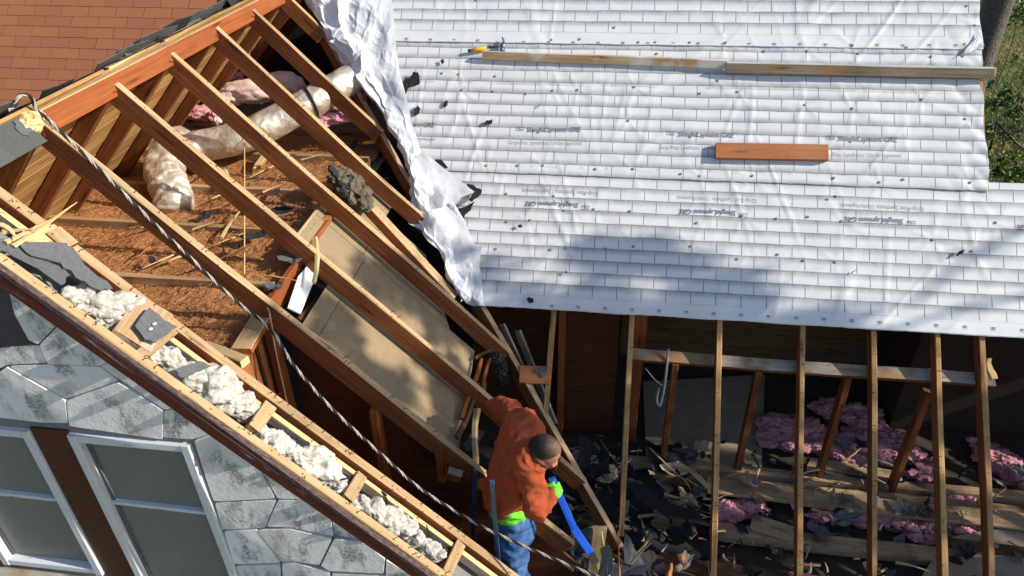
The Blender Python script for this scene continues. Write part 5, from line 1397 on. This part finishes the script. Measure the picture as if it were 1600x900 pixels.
# ------------------------------------------------------------------ trees, bushes, grass at the right
def leaves(name, clumps, size, mats, parent, seed, per=60, kind=None):
    r = random.Random(seed); vs, fs, fm = [], [], []
    for c, rr in clumps:
        mi = 0 if r.random() < .6 else len(mats)-1
        for q in range(per):
            d = V3((r.gauss(0, 1), r.gauss(0, 1), r.gauss(0, 1))); d = d.normalized()*rr*r.random()**.45
            p = c+d; a = V3((r.gauss(0, 1), r.gauss(0, 1), r.gauss(0, .6))).normalized(); b = a.orthogonal().normalized()
            b = (b*math.cos(q)+a.cross(b)*math.sin(q))
            s = size*r.uniform(.6, 1.4); k = len(vs); n = a.cross(b)*s*.12
            vs += [p-a*s, p+b*s*.45+n, p+a*s, p-b*s*.45+n]; fs.append((k, k+1, k+2, k+3)); fm.append(mi if r.random() < .8 else r.randrange(len(mats)))
    o = mesh_obj(name, vs, fs, mats, parent, fm)
    if kind: o['kind'] = kind
    return o
def trunk_geo(name, pts, r0, r1, parent, mat='bark', rough=.12):
    P = spline(pts, 6); n = len(P); vs, fs = tube_geo(P, 1, 14, [r0+(r1-r0)*i/(n-1) for i in range(n)])
    out = []
    for i, v in enumerate(vs[:n*14]):
        p = P[i//14]; out.append(p+(v-p)*(1+rough*noise.noise(v*7)+rough*.7*noise.noise(V3((v.x*20, v.y*20, v.z*5)))))
    return mesh_obj(name, out, fs, mat, parent, smooth=True)
ty = 10.5
tp = aty(1546, 40, ty)
tr = thing('tree', 'rough grey tree trunk rising behind the right end of the white roof', 'tree', V3((tp.x, ty, GZ)))
trunk_geo('trunk', [V3((tp.x-.05, ty, GZ-.1)), V3((tp.x-.02, ty, -4.5)), V3((tp.x+.02, ty, tp.z)), V3((tp.x+.05, ty+.05, tp.z+2)), V3((tp.x+.2, ty, 2.4))], .19, .17, tr)
trunk_geo('limb', [V3((tp.x+.05, ty, tp.z+1.2)), V3((tp.x+.7, ty+.6, 1)), V3((tp.x+1.4, ty+1.2, 2.5))], .10, .05, tr)
r_ = random.Random(3)
leaves('crown', [(V3((tp.x+r_.gauss(-.6, 1.0), ty+r_.gauss(-.8, .8), 3.6+r_.gauss(0, .6))), r_.uniform(.4, .8)) for q in range(40)], .09, ['leaf', 'leafd'], tr, 4, 50)
def bush(px, py, y, n, rad_, mats, lb, seed, size=.06, zr=(0, 1.), per=90):
    c = aty(px, py, y); g = V3((c.x, y, GZ)); t = thing('bush', lb, 'bush', g); r = random.Random(seed)
    cl = []
    for q in range(n): cl.append((c+V3((r.gauss(0, rad_), r.gauss(0, rad_), r.gauss(0, rad_*.8))), rad_*r.uniform(.25, .55)))
    leaves('crown', cl, size, mats, t, seed, per)
    for q in range(5):
        e = cl[q][0]; trunk_geo('stem', [g+V3((r.gauss(0, .1), r.gauss(0, .1), 0)), g.lerp(e, .5)+V3((r.gauss(0, .15), 0, 0)), e], .014, .006, t)
bush(1606, 14, 19, 22, .8, ['leafd', 'leaf'], 'dark green leafy tree crown at the top right corner', 5, .07)
bush(1572, 175, 13.5, 16, .42, ['leaf', 'leafd'], 'light green bush beside the right end of the plank', 6, .05)
bush(1620, 118, 17, 6, .4, ['leaf', 'leafd'], 'thin green shrub with bare twigs at the right edge', 7, .05, per=50)
bush(1556, 262, 12.0, 10, .30, ['leaf', 'leafd'], 'low green tuft in the grass below the plank end', 8, .05)
bush(1590, 285, 13, 10, .35, ['leaf', 'leaf'], 'low grass tuft at the right edge above the lower white sheet', 9, .045)
for i, (a, b, lb) in enumerate((((1546, 235), (1558, 190), 'dark thin stake standing in the grass'), ((1556, 190), (1625, 250), 'dark cable sagging over the grass at the right edge'))):
    o = tube('cable' if i else 'stake', [aty(*a, 13), (aty(*a, 13)+aty(*b, 13))/2+V3((0, 0, -.05*i)), aty(*b, 13)], .02, 'blackr', None, 6); tag(o, lb, 'cable' if i else 'stake')
def grassplace(seed):
    r = random.Random(seed); vs, fs, fm = [], [], []
    for q in range(26000):
        px, py = r.uniform(1515, 1680), r.uniform(20, 330)
        c = atz(px, py, GZ+.02)
        if c.y > 60: continue
        a = r.uniform(0, 6.28); h = r.uniform(.05, .14); w = .012; d = V3((math.cos(a), math.sin(a), 0))
        k = len(vs); t = V3((r.gauss(0, .08), r.gauss(0, .08), h))
        vs += [c-d*w, c+d*w, c+t]; fs.append((k, k+1, k+2)); fm.append(0 if noise.noise(V3((c.x*.5, c.y*.5, 2)))+r.gauss(0, .3) > .1 else 1)
    o = mesh_obj('grass', vs, fs, ['leaf', 'dryg'], None, fm); tag(o, 'dry and green grass blades on the ground beyond the roof', 'grass', kind='stuff')
grassplace(4)

# the tree to the right whose crown throws the dappled shade
def shade_tree():
    r = random.Random(12); cl = []
    tgt = []
    for q in range(11500):
        u, v = (r.uniform(-1.6, 7.5), r.uniform(-1.6, 1.75)) if q % 4 else (r.uniform(-.4, 1.8), r.uniform(.8, 1.75))
        n = noise.noise(V3((u*1.6, v*2.9, 3)))+.55*noise.noise(V3((u*3.9, v*6.6, 9)))
        if v > .88:                                     # the outline the crown draws on the white sheet
            if u < -.25: top, thr = 1.34, .02
            elif u < .75: top, thr = 1.48, -.27
            elif u < 2.1: top, thr = 1.36-.34*(u-.75), -.12
            else: top, thr = 1.0, .30
            if v > top+.20*noise.noise(V3((u*2.3, 0, 6))): continue
        else: thr = -.12 if u < 1.0 else (.15 if u < 3 else .10)
        if n < thr: continue
        tgt.append(M_(u, v, 0))
    for q in range(4200):                               # over the ceiling panel and the lower gable rafters
        y, x = r.uniform(3.2, 5.0), r.uniform(-2.0, -.4)
        n = noise.noise(V3((x*2.6, y*2.3, 13)))+.5*noise.noise(V3((x*6, y*5, 19)))
        if n < -.02+max(0, (-1.65-x))*1.2: continue
        tgt.append(W_(y, wx(x), -.15))
    for p in tgt: cl.append((p+SUN*r.uniform(9.0, 13.5), r.uniform(.05, .10)))
    c = sum((q[0] for q in cl), V3())/len(cl)
    g = V3((c.x+1.0, c.y-.3, GZ))
    t = thing('tree', 'tall leafy tree beside the house whose crown shades the lower roof', 'tree', g)
    leaves('crown', cl, .05, ['leaf', 'leafd'], t, 9, 4)
    trunk_geo('trunk', [g, g+V3((.1, .1, 3)), g.lerp(c, .75), c], .26, .10, t)
    for q in range(14):
        e = r.choice(cl)[0]; a = g.lerp(c, .55+.4*r.random()); trunk_geo('limb', [a, a.lerp(e, .5)+V3((0, 0, .2)), e], .05, .012, t)
    for (a, b, rr) in (((1650, 330), (1425, 475), .024), ((1560, 395), (1470, 400), .018), ((1640, 455), (1380, 520), .022)):
        A, B = pm(*a)+SUN*10.5, pm(*b)+SUN*10.5; trunk_geo('limb', [A, (A+B)/2+V3((0, 0, .05)), B], rr, rr*.8, t)
shade_tree()
